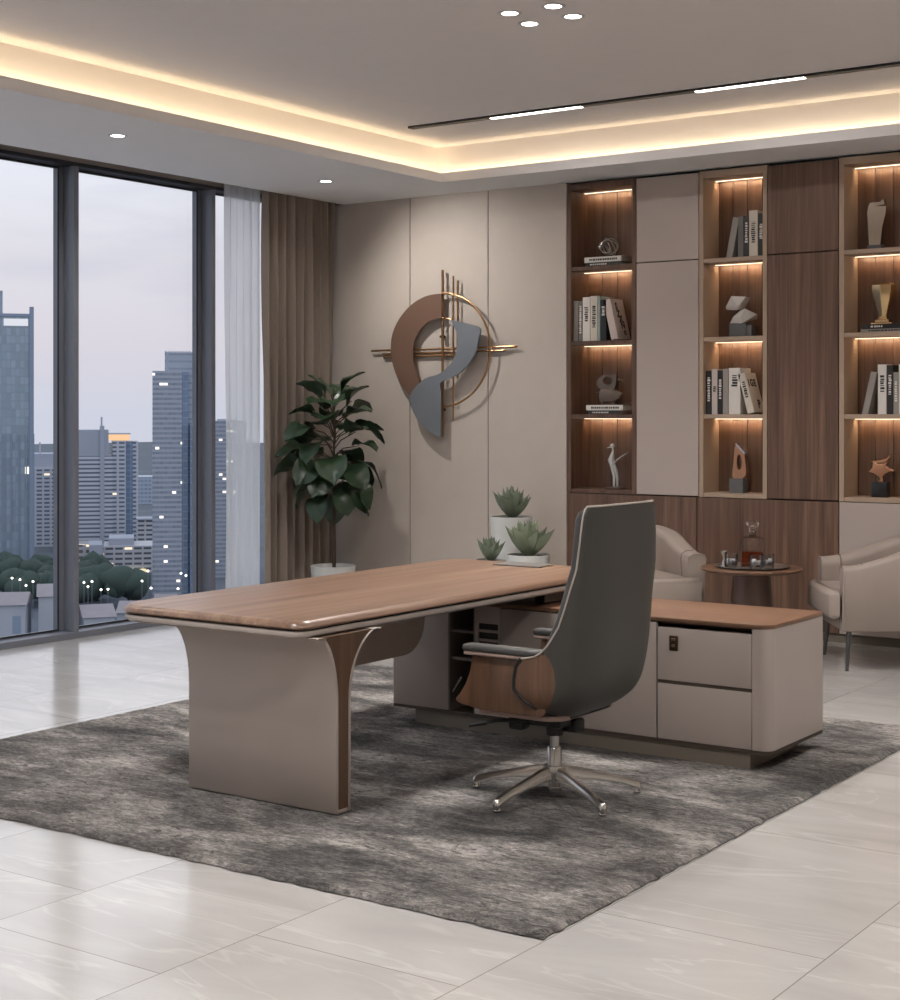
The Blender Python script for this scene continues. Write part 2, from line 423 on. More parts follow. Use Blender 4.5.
for i, y in enumerate(mull[:-1]):
    o = struct(MB().box(-8.67, -8.55, y-.024, y+.024, .046, 3.384, .003, 1).build('trim_%d' % (10+i), M['frame']))
struct(MB().box(-8.67, -8.55, YF, YB, 0, .046, .003, 1).build('trim_30', M['frame']))
struct(MB().box(-8.67, -8.55, YF, YB, 3.384, 3.411).build('trim_31', M['frame_dark']))

# ------------------------------------------------------------------ curtains
def pleats(y0, y1, x, amp, n, z0, z1, seed, flare=.0):
    r = random.Random(seed); nu = n*14; nz = 26; vs = []; fs = []
    ph = [r.uniform(-.5, .5) for _ in range(n+2)]; am = [r.uniform(.7, 1.25) for _ in range(n+2)]
    for j in range(nz+1):
        z = z0 + (z1-z0)*j/nz
        for i in range(nu+1):
            u = i/nu; k = u*n; ki = int(k); kf = k-ki
            A = am[ki]*(1-kf)+am[ki+1]*kf; P = ph[ki]*(1-kf)+ph[ki+1]*kf
            s = math.sin(2*PI*k + P + .25*math.sin(z*1.7+ki))
            s = math.copysign(abs(s)**.85, s)
            y = y0+(y1-y0)*u + .06*(y1-y0)/n*math.sin(4*PI*k+P) + flare*(1-j/nz)*(u-.5)
            vs.append((x + amp*A*s + .008*math.sin(3.1*u*9+z*1.3), y, z))
    for j in range(nz):
        for i in range(nu):
            a = j*(nu+1)+i; fs.append((a, a+1, a+nu+2, a+nu+1))
    return MB().add(vs, fs)
t_ = thing('sheer_curtain', (-8.5, 9.25, 0), 'white sheer curtain hanging beside the taupe drape at the window end', 'curtain')
pleats(9.12, 9.545, -8.52, .024, 5, .015, 3.70, 3).build('cloth', M['sheer'], t_, world=True, ang=0).data.polygons.foreach_set('use_smooth', [True]*(5*14*26))
t_ = thing('drape', (-8.45, 9.9, 0), 'taupe pleated floor length drape in the room corner behind the tree', 'curtain')
pleats(9.53, 10.415, -8.50, .056, 8, .012, 3.70, 5).build('cloth', M['drape'], t_, world=True, ang=180)

# ------------------------------------------------------------------ ceiling lamps
def lampdata(kind, power, size, col=(1, .97, .945), spread=None, sy=None):
    L = bpy.data.lights.new('lamp', 'AREA'); L.energy = power; L.color = col
    if sy: L.shape = 'RECTANGLE'; L.size = size; L.size_y = sy
    else: L.shape = 'DISK'; L.size = size
    if spread: L.spread = R_(spread)
    return L
def downlight(x, y, z, label, group, power=22, r=.045, aim=None, spread=140):
    t = thing('downlight', (x, y, z), label, 'ceiling light', group)
    MB().lathe([(r*.98, .0), (r*.98, -.004), (r*1.35, -.004), (r*1.45, -.001), (r*1.45, .0)], n=28).build('ring', M['pot'], t)
    MB().lathe([(0, -.002), (r, -.002), (r, .0)], n=28).build('diffuser', M['lamp'], t)
    o = bpy.data.objects.new('lamp', lampdata('d', power, r*1.8, spread=spread)); COL.objects.link(o); o.parent = t; o.location = (0, 0, -.006)
    if aim:
        d = Vector(aim) - Vector((x, y, z-.01)); o.rotation_euler = d.to_track_quat('-Z', 'Y').to_euler()
    return t
CL = 'ceiling cluster downlights'
for (dx, dy), nm in zip(((-.115, -.125), (-.145, .12), (.145, -.115), (.125, .12)), ('left', 'near', 'far', 'right')):
    downlight(-4.28+dx, 6.99+dy, ZC, {'left': 'small round ceiling light, leftmost of the cluster of four', 'near': 'small round ceiling light, lowest in view of the cluster of four',
              'far': 'small round ceiling light, topmost in view of the cluster of four', 'right': 'small round ceiling light, rightmost of the cluster of four'}[nm], CL, 18)
downlight(-7.55, 7.06, ZS, 'small recessed ceiling light in the soffit above the middle window pane', 'soffit downlights', 14)
dl = downlight(-7.69, 9.36, ZS, 'small recessed ceiling light in the soffit in front of the drape', 'soffit downlights', 3)
sl = bpy.data.lights.new('lamp', 'SPOT'); sl.energy = 72; sl.color = (1, .95, .89); sl.spot_size = R_(108); sl.spot_blend = 1.0; sl.shadow_soft_size = .035
so_ = bpy.data.objects.new('lamp', sl); COL.objects.link(so_); so_.parent = dl; so_.location = (0, 0, -.015)
so_.rotation_euler = (Vector((-7.2, 10.5, 2.15)) - Vector((-7.69, 9.36, ZS))).to_track_quat('-Z', 'Y').to_euler()
for x, y in ((-7.5, 4.76), (-7.5, 2.4)):
    downlight(x, y, ZS, 'recessed ceiling light in the soffit beside the windows nearer the entrance', 'soffit downlights out of view', 14)
for cx_, cy_ in ((-4.28, 3.4), (-1.1, 6.99), (-1.1, 3.4), (-4.28, .2), (-1.1, .2)):
    for dx, dy in ((-.13, -.12), (-.13, .12), (.13, -.12), (.13, .12)):
        downlight(cx_+dx, cy_+dy, ZC, 'small round ceiling light of a cluster in the nearer part of the room', 'ceiling clusters out of view', 10)
# recessed linear track
t_ = thing('linear_track_light', (-4.5, 9.16, ZC), 'slim black linear ceiling track with two lit white segments', 'ceiling light')
MB().box(-6.73, -.6, 9.132, 9.193, ZC-.016, ZC+.0, 0).build('channel', M['black'], t_, world=True, ang=0)
for a, b in ((-6.02, -5.285), (-4.434, -3.693), (-2.84, -2.10), (-1.25, -.7)):
    MB().box(a, b, 9.143, 9.182, ZC-.020, ZC-.016).build('diffuser', M['line'], t_, world=True, ang=0)
    o = bpy.data.objects.new('lamp', lampdata('r', 4, b-a, sy=.026)); COL.objects.link(o); o.parent = t_; o.location = ((a+b)/2+4.5, .0, -.023)

# ------------------------------------------------------------------ bookcase wall
ZL = [1.025, 1.605, 2.175, 2.755]           # upper faces of the shelves
def bookcase(x0, x1, mat, label, th=.034):
    cx_ = (x0+x1)/2
    t = thing('bookcase', (cx_, 10.5, 1.0), label, 'bookcase', 'open lit bookcases in the shelf wall')
    for a, b in ((x0, x0+th), (x1-th, x1)):
        MB().box(a, b, 10.5, 10.79, .992, 3.405, .002, 1).build('side_panel', mat, t, world=True, ang=0)
    bp = MB(); n = 4; wd = (x1-x0-2*th)/n
    for i in range(n): bp.box(x0+th+i*wd+.0015, x0+th+(i+1)*wd-.0015, 10.765, 10.79, .993, 3.405, .0015, 1)
    bp.build('back_panel', M['walnut_dark'], t, world=True, ang=0)
    MB().box(x0+th, x1-th, 10.5, 10.765, 3.352, 3.405, .002, 1).build('top_panel', mat, t, world=True, ang=0)
    for i, z in enumerate(ZL):
        MB().box(x0+th, x1-th, 10.505, 10.765, z-.032, z, .002, 1).build('shelf', mat, t, world=True, ang=0)
        zt = (ZL[i+1]-.032) if i < 3 else 3.352
        MB().box(x0+th+.01, x1-th-.01, 10.690, 10.702, zt-.004, zt-.0005).build('light_strip', M['strip'], t, world=True, ang=0)
        o = bpy.data.objects.new('lamp', lampdata('r', .62, x1-x0-2*th-.03, (1.0, .70, .43), None, .008)); COL.objects.link(o); o.parent = t
        o.location = (0, .203, zt-.009-1.0); o.rotation_euler = (R_(50), 0, 0)
    return t
A0, A1, B0, B1, C0, C1 = -6.190, -5.583, -5.057, -4.520, -3.981, -3.380
bookcase(A0, A1, M['walnut_dark'], 'walnut open bookcase with warm lit shelves beside the beige wall panel', .036)
bookcase(B0, B1, M['carcass'], 'taupe framed open bookcase standing between the beige door cabinet and the walnut door cabinet')
bookcase(C0, C1, M['carcass'], 'taupe framed open bookcase above the pale low cabinet, holding the gold trophy', .037)
def doorcab(x0, x1, mat, label, zs):
    t = thing('tall_cabinet', ((x0+x1)/2, 10.5, 1.0), label, 'cabinet')
    MB().box(x0+.004, x1-.004, 10.52, 10.79, .995, 3.40).build('body', M['brown_gap'], t, world=True, ang=0)
    for a, b in zip(zs, zs[1:]):
        MB().box(x0+.005, x1-.005, 10.498, 10.52, a+.004, b-.004, .002, 1).build('door', mat, t, world=True, ang=0)
doorcab(A1, B0, M['cream_door'], 'tall beige lacquer cabinet with two doors between two lit bookcases', (.995, 2.755, 3.40))
doorcab(B1, C0, M['walnut_v'], 'tall walnut cabinet with two doors between two taupe bookcases', (.995, 2.755, 3.40))
def lowcab(x0, x1, mat, label):
    t = thing('low_cabinet', ((x0+x1)/2, 10.5, 0), label, 'cabinet', 'low cabinets under the shelf wall')
    MB().box(x0+.004, x1-.004, 10.53, 10.79, .0, .99).build('body', M['brown_gap'], t, world=True, ang=0)
    MB().box(x0+.003, x1-.003, 10.498, 10.53, .065, .988, .002, 1).build('door', mat, t, world=True, ang=0)
    MB().box(x0, x1, 10.515, 10.53, .0, .06).build('plinth', M['plinth'], t, world=True, ang=0)
lowcab(A0, -5.075, M['walnut_v'], 'low walnut cabinet front behind the office chair and the left armchair')
lowcab(-5.075, C0, M['walnut_v'], 'low walnut cabinet front behind the round side table')
lowcab(C0, C1, M['cream_door'], 'low pale cabinet front behind the armchair beside the walnut one')
struct(MB().box(A0, C1, 10.56, 10.79, 3.405, ZS).build('trim_40', M['black'], ang=0))

# ---- books
def lettering(mbx, x, y, z0, z1, w, seed, axis='spine'):
    """unreadable spine print: rows of small marks"""
    r = random.Random(seed); z = z0
    while z < z1:
        h = r.uniform(.006, .016); mbx.box(x-w*r.uniform(.3, .5), x+w*r.uniform(.3, .5), y-.0012, y, z, min(z+h, z1)); z += h + r.uniform(.003, .008)
def book(name, x, z, th, h, d, col, lean, label, group, mark=None, y=10.535, seed=1, cover_text=None):
    """upright: x = lower left corner of the spine"""
    t = thing('book', (x, y, z), label, 'book', group)
    if lean: t.rotation_euler = (0, R_(lean), 0)
    c = M['bk_'+col]; k = .0035
    MB().box(0, k, 0, d, 0, h, .001, 1).box(th-k, th, 0, d, 0, h, .001, 1).box(0, th, 0, .005, 0, h, .0015, 1).build('cover', c, t)
    MB().box(k, th-k, .005, d-.006, .004, h-.004).build('pages', M['page'], t, ang=0)
    if mark:
        mm = MB(); lettering(mm, th/2, 0, h*mark[1], h*mark[2], th*.55, seed)
        mm.build('spine_lettering', M['inkw'] if mark[0] == 'w' else M['ink'], t, ang=0)
    if cover_text:
        for (s, sz, yy, zz) in cover_text:
            cu = bpy.data.curves.new('txt', 'FONT'); cu.body = s; cu.size = sz; cu.extrude = .0004; cu.offset = .0035
            to = bpy.data.objects.new('txt', cu); COL.objects.link(to); dg = bpy.context.evaluated_depsgraph_get()
            me = bpy.data.meshes.new_from_object(to.evaluated_get(dg)); bpy.data.objects.remove(to)
            o = bpy.data.objects.new('cover_letter', me); COL.objects.link(o); me.materials.clear(); me.materials.append(M['ink'])
            o.parent = t; o.location = (th+.0006, yy, zz); o.rotation_euler = (R_(90), 0, R_(90))
    return t
def flatbook(cx_, z, w, th, d, col, label, group, mark, y=10.54, rz=0):
    t = thing('book', (cx_, y, z), label, 'book', group, rz)
    c = M['bk_'+col]; k = .004
    MB().box(-w/2, w/2, 0, d, 0, k, .001, 1).box(-w/2, w/2, 0, d, th-k, th, .001, 1).box(-w/2, w/2, 0, .005, 0, th, .0015, 1).build('cover', c, t)
    MB().box(-w/2+.005, w/2-.005, .005, d-.005, k, th-k).build('pages', M['page'], t, ang=0)
    r = random.Random(int(z*1000)); mm = MB(); x = -w*.36
    while x < w*mark[1]:
        ww = r.uniform(.008, .018); mm.box(x, x+ww, -.0012, 0, th*.32, th*.68); x += ww + r.uniform(.003, .008)
    mm.build('spine_lettering', M['inkw'] if mark[0] == 'w' else M['ink'], t, ang=0)
def row(x, z, items, group, y=10.535):
    for i, (th, h, col, lean, mark, label, *ct) in enumerate(items):
        d = .205 - .02*(i % 3)
        book('book', x, z + (.0 if lean >= 0 else 0), th, h, d, col, lean, label, group, mark, y, seed=int(abs(x)*100)+i, cover_text=ct[0] if ct else None)
        x += th + .0015
    return x
g = 'books in the walnut bookcase, second shelf from the top'
x = A0+.038
z = ZL[2]
row(x, z, [(.044, .318, 'grey', 0, None, 'grey book at the left end of the row in the walnut bookcase'),
    (.035, .315, 'mid', 0, ('w', .2, .9), 'dark grey book with speckled spine beside the grey end book in the walnut bookcase'),
    (.068, .343, 'white', 0, ('d', .45, .78), 'thick white book with a grey spine title in the walnut bookcase'),
    (.062, .35, 'cream', 0, ('d', .3, .8), 'thick off-white book right of the white titled book in the walnut bookcase'),
    (.024, .345, 'teal', 0, None, 'thin pale green book between the off-white and the black book'),
    (.052, .315, 'black', 0, ('w', .62, .86), 'black book with white bands standing before the leaning book in the walnut bookcase')], g)
# leaning book, top tilted left against the black one
lt = -13
book('book', -5.815, z+.062*math.sin(R_(13))*0+.001, .062, .318, .20, 'pink', lt, 'pale book with black cover print leaning left on the walnut bookcase shelf', g, None, 10.535, 3,
     cover_text=[('S', .075, .055, .235), ('Z', .075, .06, .175), ('X', .075, .08, .135), ('N', .08, .09, .085), ('o', .07, .115, .035)])
g = 'books in the taupe bookcase, top shelf'
z = ZL[3]
book('book', -4.858, z, .05, .305, .19, 'grey', 11, 'light grey book leaning right against others on the topmost shelf', g, None, 10.535, 5)
row(-4.762, z, [(.044, .30, 'mid', 0, None, 'plain mid grey book right of the leaning grey one on the topmost shelf'),
    (.040, .295, 'dark', 0, ('w', .35, .85), 'dark book with pale spine lettering between the grey and the white book on top shelf'),
    (.068, .335, 'cream', 0, ('d', .3, .75), 'thick off-white book on the topmost shelf, tallest of its row'),
    (.050, .31, 'dark', 0, ('w', .4, .75), 'dark book with white lettering at the right end of the topmost row')], g)
g = 'books in the taupe bookcase, third shelf'
z = ZL[1]
row(B0+.04, z, [(.044, .322, 'black', 0, ('w', .3, .85), 'black book at the left end of the third-shelf row of the middle bookcase'),
    (.046, .335, 'pink', 0, ('d', .5, .62), 'slim white book beside the black end book in the middle bookcase'),
    (.040, .325, 'black', 0, ('w', .35, .8), 'black book with white lettering between a white and a grey book, middle bookcase'),
    (.046, .335, 'grey', 0, None, 'grey book with blank spine in the middle bookcase, third shelf'),
    (.092, .34, 'white', 0, ('d', .6, .85), 'very thick white book beside the leaning lettered book in the middle bookcase')], g)
book('book', -4.685, z+.001, .055, .30, .19, 'cream', -15, 'white book with large black letters leaning left in the middle bookcase', g, ('d', .4, .8), 10.535, 9,
     cover_text=[('I', .072, .018, .2), ('G', .072, .052, .2), ('E', .072, .115, .2), ('P', .085, .10, .035)])
g = 'books in the far right bookcase'
book('book', -3.83, z, .045, .305, .19, 'grey', 12.5, 'grey book leaning right on the shelf of the rightmost bookcase', g, None, 10.535, 11)
row(-3.715, z, [(.062, .345, 'white', 0, ('d', .45, .8), 'white book standing next to the leaning grey one in the rightmost bookcase'),
    (.045, .34, 'black', 0, ('w', .4, .8), 'black book between white and grey books in the rightmost bookcase'),
    (.036, .29, 'grey', 0, ('w', .3, .8), 'short grey book between the black and the last white book in the rightmost bookcase'),
    (.062, .345, 'white', 0, ('d', .3, .7), 'white book at the right end of the row, at the picture edge')], g)
flatbook(-5.895, ZL[3], .31, .030, .19, 'dark', 'dark book lying under a white one below the wire sculpture', 'stacked books', ('w', .1))
flatbook(-5.895, ZL[3]+.0305, .325, .042, .19, 'white', 'white book lying on top of a dark one below the wire sculpture', 'stacked books', ('d', .4))
flatbook(-5.88, ZL[1], .29, .030, .19, 'dark', 'dark book lying under a white one below the holed metal sculpture', 'stacked books', ('w', .1))
flatbook(-5.88, ZL[1]+.0305, .325, .042, .19, 'white', 'white book lying on a dark one below the holed metal sculpture', 'stacked books', ('d', .4))
flatbook(-3.63, ZL[2], .42, .024, .20, 'grey', 'grey book lying under the black book below the gold trophy', 'stacked books', ('d', .2))
flatbook(-3.62, ZL[2]+.0245, .41, .032, .20, 'black', 'black book lying on the grey one below the gold trophy', 'stacked books', ('w', -.15))

# ---- sculptures and awards
t_ = thing('wire_sculpture', (-5.90, 10.64, ZL[3]+.0725), 'small dark wire knot sculpture on a stack of two books, top of the walnut bookcase', 'sculpture')
mb = MB(); r = random.Random(4)
for k in range(5):
    ax = Vector((r.uniform(-1, 1), r.uniform(-1, 1), r.uniform(-1, 1))).normalized(); q = ax.to_track_quat('Z', 'Y')
    rr = r.uniform(.05, .082); c = Vector((r.uniform(-.02, .02), 0, .084)); ex = r.uniform(.7, 1)
    mb.tube([c + q @ Vector((rr*math.cos(a), rr*ex*math.sin(a), 0)) for a in [2*PI*i/28 for i in range(28)]], .0036, 6, True)
mb.build('loops', M['steel'], t_)
MB().lathe([(0, 0), (.026, 0), (.026, .01), (0, .01)], n=20).build('base', M['blockblack'], t_)

t_ = thing('abstract_sculpture', (-5.885, 10.64, ZL[1]+.0725), 'dark bronze holed plate sculpture on stacked books in the walnut bookcase', 'sculpture')
body = [(-.085, .03), (.02, .028), (.105, .075), (.115, .09), (.055, .10), (.03, .125), (.055, .17), (.06, .235), (-.05, .235), (-.105, .205), (-.115, .165), (-.085, .135), (-.075, .10), (-.095, .07)]
def ring_plate(outer, inner_c, inner_r, th):
    mb = MB(); n = 40; oc = inner_c; outp = []
    # cast rays from the hole centre to the outline
    for i in range(n):
        a = 2*PI*i/n; d = (math.cos(a), math.sin(a)); best = 0
        for p, q in zip(outer, outer[1:]+outer[:1]):
            ex, ez = q[0]-p[0], q[1]-p[1]; den = d[0]*ez - d[1]*ex
            if abs(den) < 1e-9: continue
            tt = ((p[0]-oc[0])*ez - (p[1]-oc[1])*ex)/den; uu = ((p[0]-oc[0])*d[1] - (p[1]-oc[1])*d[0])/den
            if tt > 0 and -1e-6 <= uu <= 1+1e-6: best = max(best, tt)
        outp.append((oc[0]+d[0]*best, oc[1]+d[1]*best))
    inn = [(oc[0]+inner_r[0]*math.cos(2*PI*i/n), oc[1]+inner_r[1]*math.sin(2*PI*i/n)) for i in range(n)]
    rings = [[(p[0], -th, p[1]) for p in outp], [(p[0], th, p[1]) for p in outp], [(p[0], th, p[1]) for p in inn], [(p[0], -th, p[1]) for p in inn], [(p[0], -th, p[1]) for p in outp]]
    return mb.loft(rings, caps=False)
up = [(.045, .12), (.06, .17), (.065, .238), (-.05, .238), (-.105, .205), (-.118, .165), (-.085, .128), (-.04, .115)]
mb = ring_plate(up, (-.012, .19), (.042, .032), .014)
lo = [(-.085, .03), (.03, .028), (.085, .06), (.115, .09), (.05, .112), (-.04, .125), (-.08, .12), (-.095, .07)]
mb.prism(lo, 'y', -.016, .016, .004, 2)
mb.tube([(.05, 0, .2), (.11, .0, .192), (.118, 0, .185)], [.008, .006, .003], 8); mb.tube([(-.06, 0, .105), (-.13, 0, .098)], [.008, .003], 8)
mb.build('figure', M['darkmetal'], t_)
MB().box(-.075, -.065, -.01, .01, 0, .04).box(.02, .03, -.01, .01, 0, .04).build('feet', M['darkmetal'], t_)

t_ = thing('bird_figurine', (-5.865, 10.65, ZL[0]), 'silver long legged bird figurine in the lowest shelf of the walnut bookcase', 'figurine')
mb = MB()
mb.tube([(.01, 0, .015), (.012, 0, .1), (.0, 0, .17), (-.015, 0, .225), (-.005, 0, .265), (.002, 0, .295), (-.002, 0, .325)], [.010, .013, .02, .027, .016, .0085, .008], 12)
mb.tube([(.04, .0, .015), (.042, 0, .08), (.028, 0, .14), (.01, 0, .19)], [.008, .012, .016, .012], 10)
mb.tube([(.0, 0, .19), (.04, 0, .225), (.09, 0, .258), (.135, 0, .285)], [.01, .017, .014, .002], 10, flat=.5)
mb.build('body', M['silver'], t_)
MB().lathe([(0, -.02), (.014, -.014), (.02, 0), (.014, .014), (0, .02)], (-.003, 0, .335), 16).tube([(-.01, 0, .328), (-.055, 0, .318)], [.008, .0015], 8).build('head', M['silver'], t_)
MB().lathe([(0, 0), (.085, 0), (.09, .006), (.085, .012), (.03, .018), (0, .018)], (.02, 0, 0), 28).build('base', M['darkmetal'], t_)

def hull(pts):
    b = bmesh.new(); [b.verts.new(p) for p in pts]; bmesh.ops.convex_hull(b, input=b.verts[:])
    for v in [v for v in b.verts if not v.link_faces]: b.verts.remove(v)
    return MB().bm(b)
t_ = thing('stone_sculpture', (-4.77, 10.64, ZL[2]), 'two white faceted stones balanced on a dark block in the middle bookcase', 'sculpture')
MB().box(-.10, .055, -.06, .06, 0, .115, .003, 1).box(.05, .10, -.05, .05, .0, .10, .003, 1).build('block', M['blockgrey'], t_)
hull([(-.105, -.03, .115), (.02, -.07, .112), (-.09, .06, .13), (.11, .05, .15), (.135, -.01, .185), (.045, -.06, .235), (-.05, .05, .225), (-.065, -.05, .17), (.0, .07, .15), (.015, -.075, .16)]).build('lower_stone', M['stone'], t_, ang=5)
hull([(-.14, -.02, .235), (-.03, -.05, .225), (-.13, .04, .235), (.0, .04, .24), (-.145, -.025, .255), (-.03, -.06, .25), (.045, -.04, .335), (.055, .03, .33), (-.085, -.045, .345), (-.08, .03, .34)]).build('upper_stone', M['stone'], t_, ang=5)

t_.scale = (.88, .88, .88)
t_ = thing('triangular_sculpture', (-4.80, 10.64, ZL[0]), 'copper and silver triangular loop sculpture on a grey block in the middle bookcase', 'sculpture')
MB().box(-.072, .062, -.055, .055, 0, .125, .003, 1).build('block', M['blockgrey'], t_)
sh = [(-.055, .145), (-.035, .125), (.04, .125), (.075, .155), (.078, .20), (.06, .345), (-.015, .425), (-.03, .40)]
ring_plate(sh, (.012, .27), (.024, .068), .026).build('loop', M['rose'], t_, ang=30)
MB().prism([(-.022, .424), (-.013, .437), (.073, .35), (.064, .338)], 'y', -.03, .03).build('silver_edge', M['chrome'], t_)

t_.scale = (.84, .84, .84)
t_ = thing('crystal_award', (-3.765, 10.64, ZL[3]), 'tall smoky crystal award with a notched top on the topmost right shelf', 'award')
MB().box(-.052, .052, -.035, .035, 0, .035, .003, 1).build('base', M['blockgrey'], t_)
def sq(z, w, d, rz, dx=0):
    out = []
    for a, b in ((-w, -d), (w, -d), (w, d), (-w, d)):
        c_, s_ = math.cos(rz), math.sin(rz); out.append((dx+a*c_-b*s_, a*s_+b*c_, z))
    return out
MB().loft([sq(.035, .04, .028, 0), sq(.15, .047, .03, .15), sq(.26, .062, .034, .35, .003), sq(.305, .06, .033, .42, .006)]).prism([(-.05, .30), (.07, .315), (.062, .355), (.04, .335), (-.035, .332)], 'y', -.025, .025).build('crystal', M['smoky'], t_, ang=15)

t_ = thing('trophy_cup', (-3.71, 10.635, ZL[2]+.0575), 'pale gold faceted trophy cup standing on a black book', 'trophy')
prof = [(.045, .03), (.032, .06), (.04, .09), (.072, .18), (.086, .235), (.088, .275), (.07, .29)]
mb = MB(); rings = []
for r0, z0 in prof:
    rings.append([(r0*math.cos(2*PI*k/7+.2), .7*r0*math.sin(2*PI*k/7+.2), z0) for k in range(7)])
mb.loft(rings); mb.build('cup', M['gold'], t_, ang=10)
MB().box(-.075, .075, -.045, .045, 0, .012, .002, 1).box(-.05, .05, -.035, .035, .012, .035, .003, 1).build('base', M['gold'], t_)

t_ = thing('bird_sculpture', (-3.73, 10.64, ZL[0]), 'rose gold abstract bird sculpture on a black cube in the rightmost bookcase', 'sculpture')
MB().box(-.068, .068, -.05, .05, 0, .13, .004, 2).build('block', M['blockblack'], t_)
mb = MB()
mb.prism([(-.02, .13), (.03, .13), (.022, .16), (.03, .185), (.07, .215), (.125, .23), (.07, .25), (.05, .275), (.085, .315), (.03, .285), (-.02, .28), (-.06, .315), (-.07, .25), (-.10, .215), (-.06, .205), (-.01, .175), (.0, .15)], 'y', -.018, .018, .006, 2)
mb.prism([(-.085, .305), (-.02, .285), (.05, .298), (.085, .345), (.09, .37), (.055, .33), (.0, .315)], 'y', -.016, .016, .004, 2)
mb.build('figure', M['rose'], t_)

t_.scale = (.82, .82, .82)
# ------------------------------------------------------------------ wall art
AX, AZ, AY = -7.36, 2.145, 10.5
art = thing('wall_sculpture', (AX, AY, AZ), 'round copper and slate metal wall sculpture with thin brass rods', 'wall art')
def A(px, py):
    """art drawing units -> metres in the wall plane"""
    u = 350 + px/4.737; v = 260 + py/4.737
    return ((u-441)/98.5, (349 - .029*(u-441) - v)/121.5)
def smoothpoly(pts, sub=4):
    n = len(pts); out = []
    for i in range(n-1):
        p0 = pts[max(i-1, 0)]; p1 = pts[i]; p2 = pts[i+1]; p3 = pts[min(i+2, n-1)]
        for k in range(sub):
            t = k/sub
            out.append(tuple(.5*((2*p1[j]) + (-p0[j]+p2[j])*t + (2*p0[j]-5*p1[j]+4*p2[j]-p3[j])*t*t + (-p0[j]+3*p1[j]-3*p2[j]+p3[j])*t**3) for j in (0, 1)))
    out.append(pts[-1]); return out
def plate(o, i, y0, y1, name, mat):
    n = 48
    def resamp(p):
        L = [0]
        for a, b in zip(p, p[1:]): L.append(L[-1]+math.hypot(b[0]-a[0], b[1]-a[1]))
        out = []; j = 0
        for k in range(n+1):
            s = L[-1]*k/n
            while j < len(L)-2 and L[j+1] < s: j += 1
            f = (s-L[j])/max(1e-9, L[j+1]-L[j]); out.append((p[j][0]+(p[j+1][0]-p[j][0])*f, p[j][1]+(p[j+1][1]-p[j][1])*f))
        return out
    o = resamp(smoothpoly([A(*p) for p in o])); i = resamp(smoothpoly([A(*p) for p in i]))
    rings = [[(a[0], y0, a[1]), (b[0], y0, b[1]), (b[0], y1, b[1]), (a[0], y1, a[1])] for a, b in zip(o, i)]
    MB().loft(rings).build(name, mat, art)
plate([(440, 160), (370, 170), (300, 208), (240, 275), (205, 350), (197, 430), (210, 510), (245, 590), (297, 658)],
      [(440, 275), (385, 290), (340, 330), (312, 380), (304, 440), (310, 500), (322, 545), (336, 585), (330, 600)], -.075, -.055, 'copper_crescent', M['brass_plate'] if 'brass_plate' in M else plain('brushed_copper', (126, 98, 82), .45, metal=.45, var=.1, scale=3))
plate([(487, 285), (510, 320), (525, 370), (520, 430), (495, 490), (440, 540), (380, 560), (335, 595), (300, 650), (310, 710), (345, 770), (400, 820), (445, 838)],
      [(560, 303), (624, 325), (622, 370), (605, 440), (563, 507), (508, 551), (446, 580), (446, 620), (446, 660), (446, 710), (446, 760), (446, 800), (446, 836)], -.105, -.085, 'slate_swoosh', M['artblue'])
cxx, czz = A(440, 427)
MB().tube([(cxx+.472*math.sin(a), -.065, czz+.465*math.cos(a)) for a in [PI*k/40 for k in range(41)]], .009, 8).build('outer_ring', M['brass'], art)
MB().tube([(cxx+.245*math.sin(a), -.065, czz+.262*math.cos(a)) for a in [.62*PI*k/24 for k in range(25)]], .006, 8).build('inner_ring', M['brass'], art)
for (px, v0, v1, rr, yy) in ((438, 48, 838, .011, -.05), (486, 78, 760, .008, -.045), (504, 100, 560, .008, -.04)):
    p, q = A(px, v0), A(px, v1); MB().tube([(p[0], yy, p[1]), (p[0], yy, q[1])], rr, 8).build('upright_rod', M['brass'], art)
for (u0, u1, v, rr, yy) in ((85, 803, 431, .009, -.035), (140, 748, 446, .008, -.03), (145, 520, 460, .008, -.028)):
    p, q = A(u0, v), A(u1, v); zz = A(u0, v)[1]; MB().tube([(p[0]*.95-.03, yy, zz), (q[0]*.95-.03, yy, zz)], rr, 8).build('level_rod', M['brass'], art)
MB().tube([(0, 0, .1), (0, -.06, .1)], .012, 8).tube([(-.42, 0, .0), (-.42, -.06, .0)], .012, 8).tube([(.0, 0, -.5), (.0, -.09, -.5)], .012, 8).build('wall_mount', M['bronze'], art)

# ------------------------------------------------------------------ rug
def rug():
    x0, x1, y0, y1 = -6.16, -2.468, 4.035, 7.84; nx = ny = 190; vs = []; fs = []
    from mathutils import noise as mn
    for j in range(ny+1):
        for i in range(nx+1):
            x = x0+(x1-x0)*i/nx; y = y0+(y1-y0)*j/ny
            e = min(i, nx-i, j, ny-j)
            z = .0195 - .005*(.5+.5*mn.noise((x*9, y*22, 0))) - .0035*(.5+.5*mn.noise((x*40, y*50, 3)))
            if e == 0: z = .004; x += .012*mn.noise((x*17, y*17, 1)); y += .012*mn.noise((x*17, y*17, 5))
            vs.append((x, y, z))
    for j in range(ny):
        for i in range(nx):
            a = j*(nx+1)+i; fs.append((a, a+1, a+nx+2, a+nx+1))
    m = MB().add(vs, fs); m.box(x0+.012, x1-.012, y0+.012, y1-.012, .0005, .006)
    return m.build('rug', M['rug'], ang=180)
tag(rug(), 'large charcoal and grey mottled rug under the desk and office chair', 'rug')
RZ = .0195

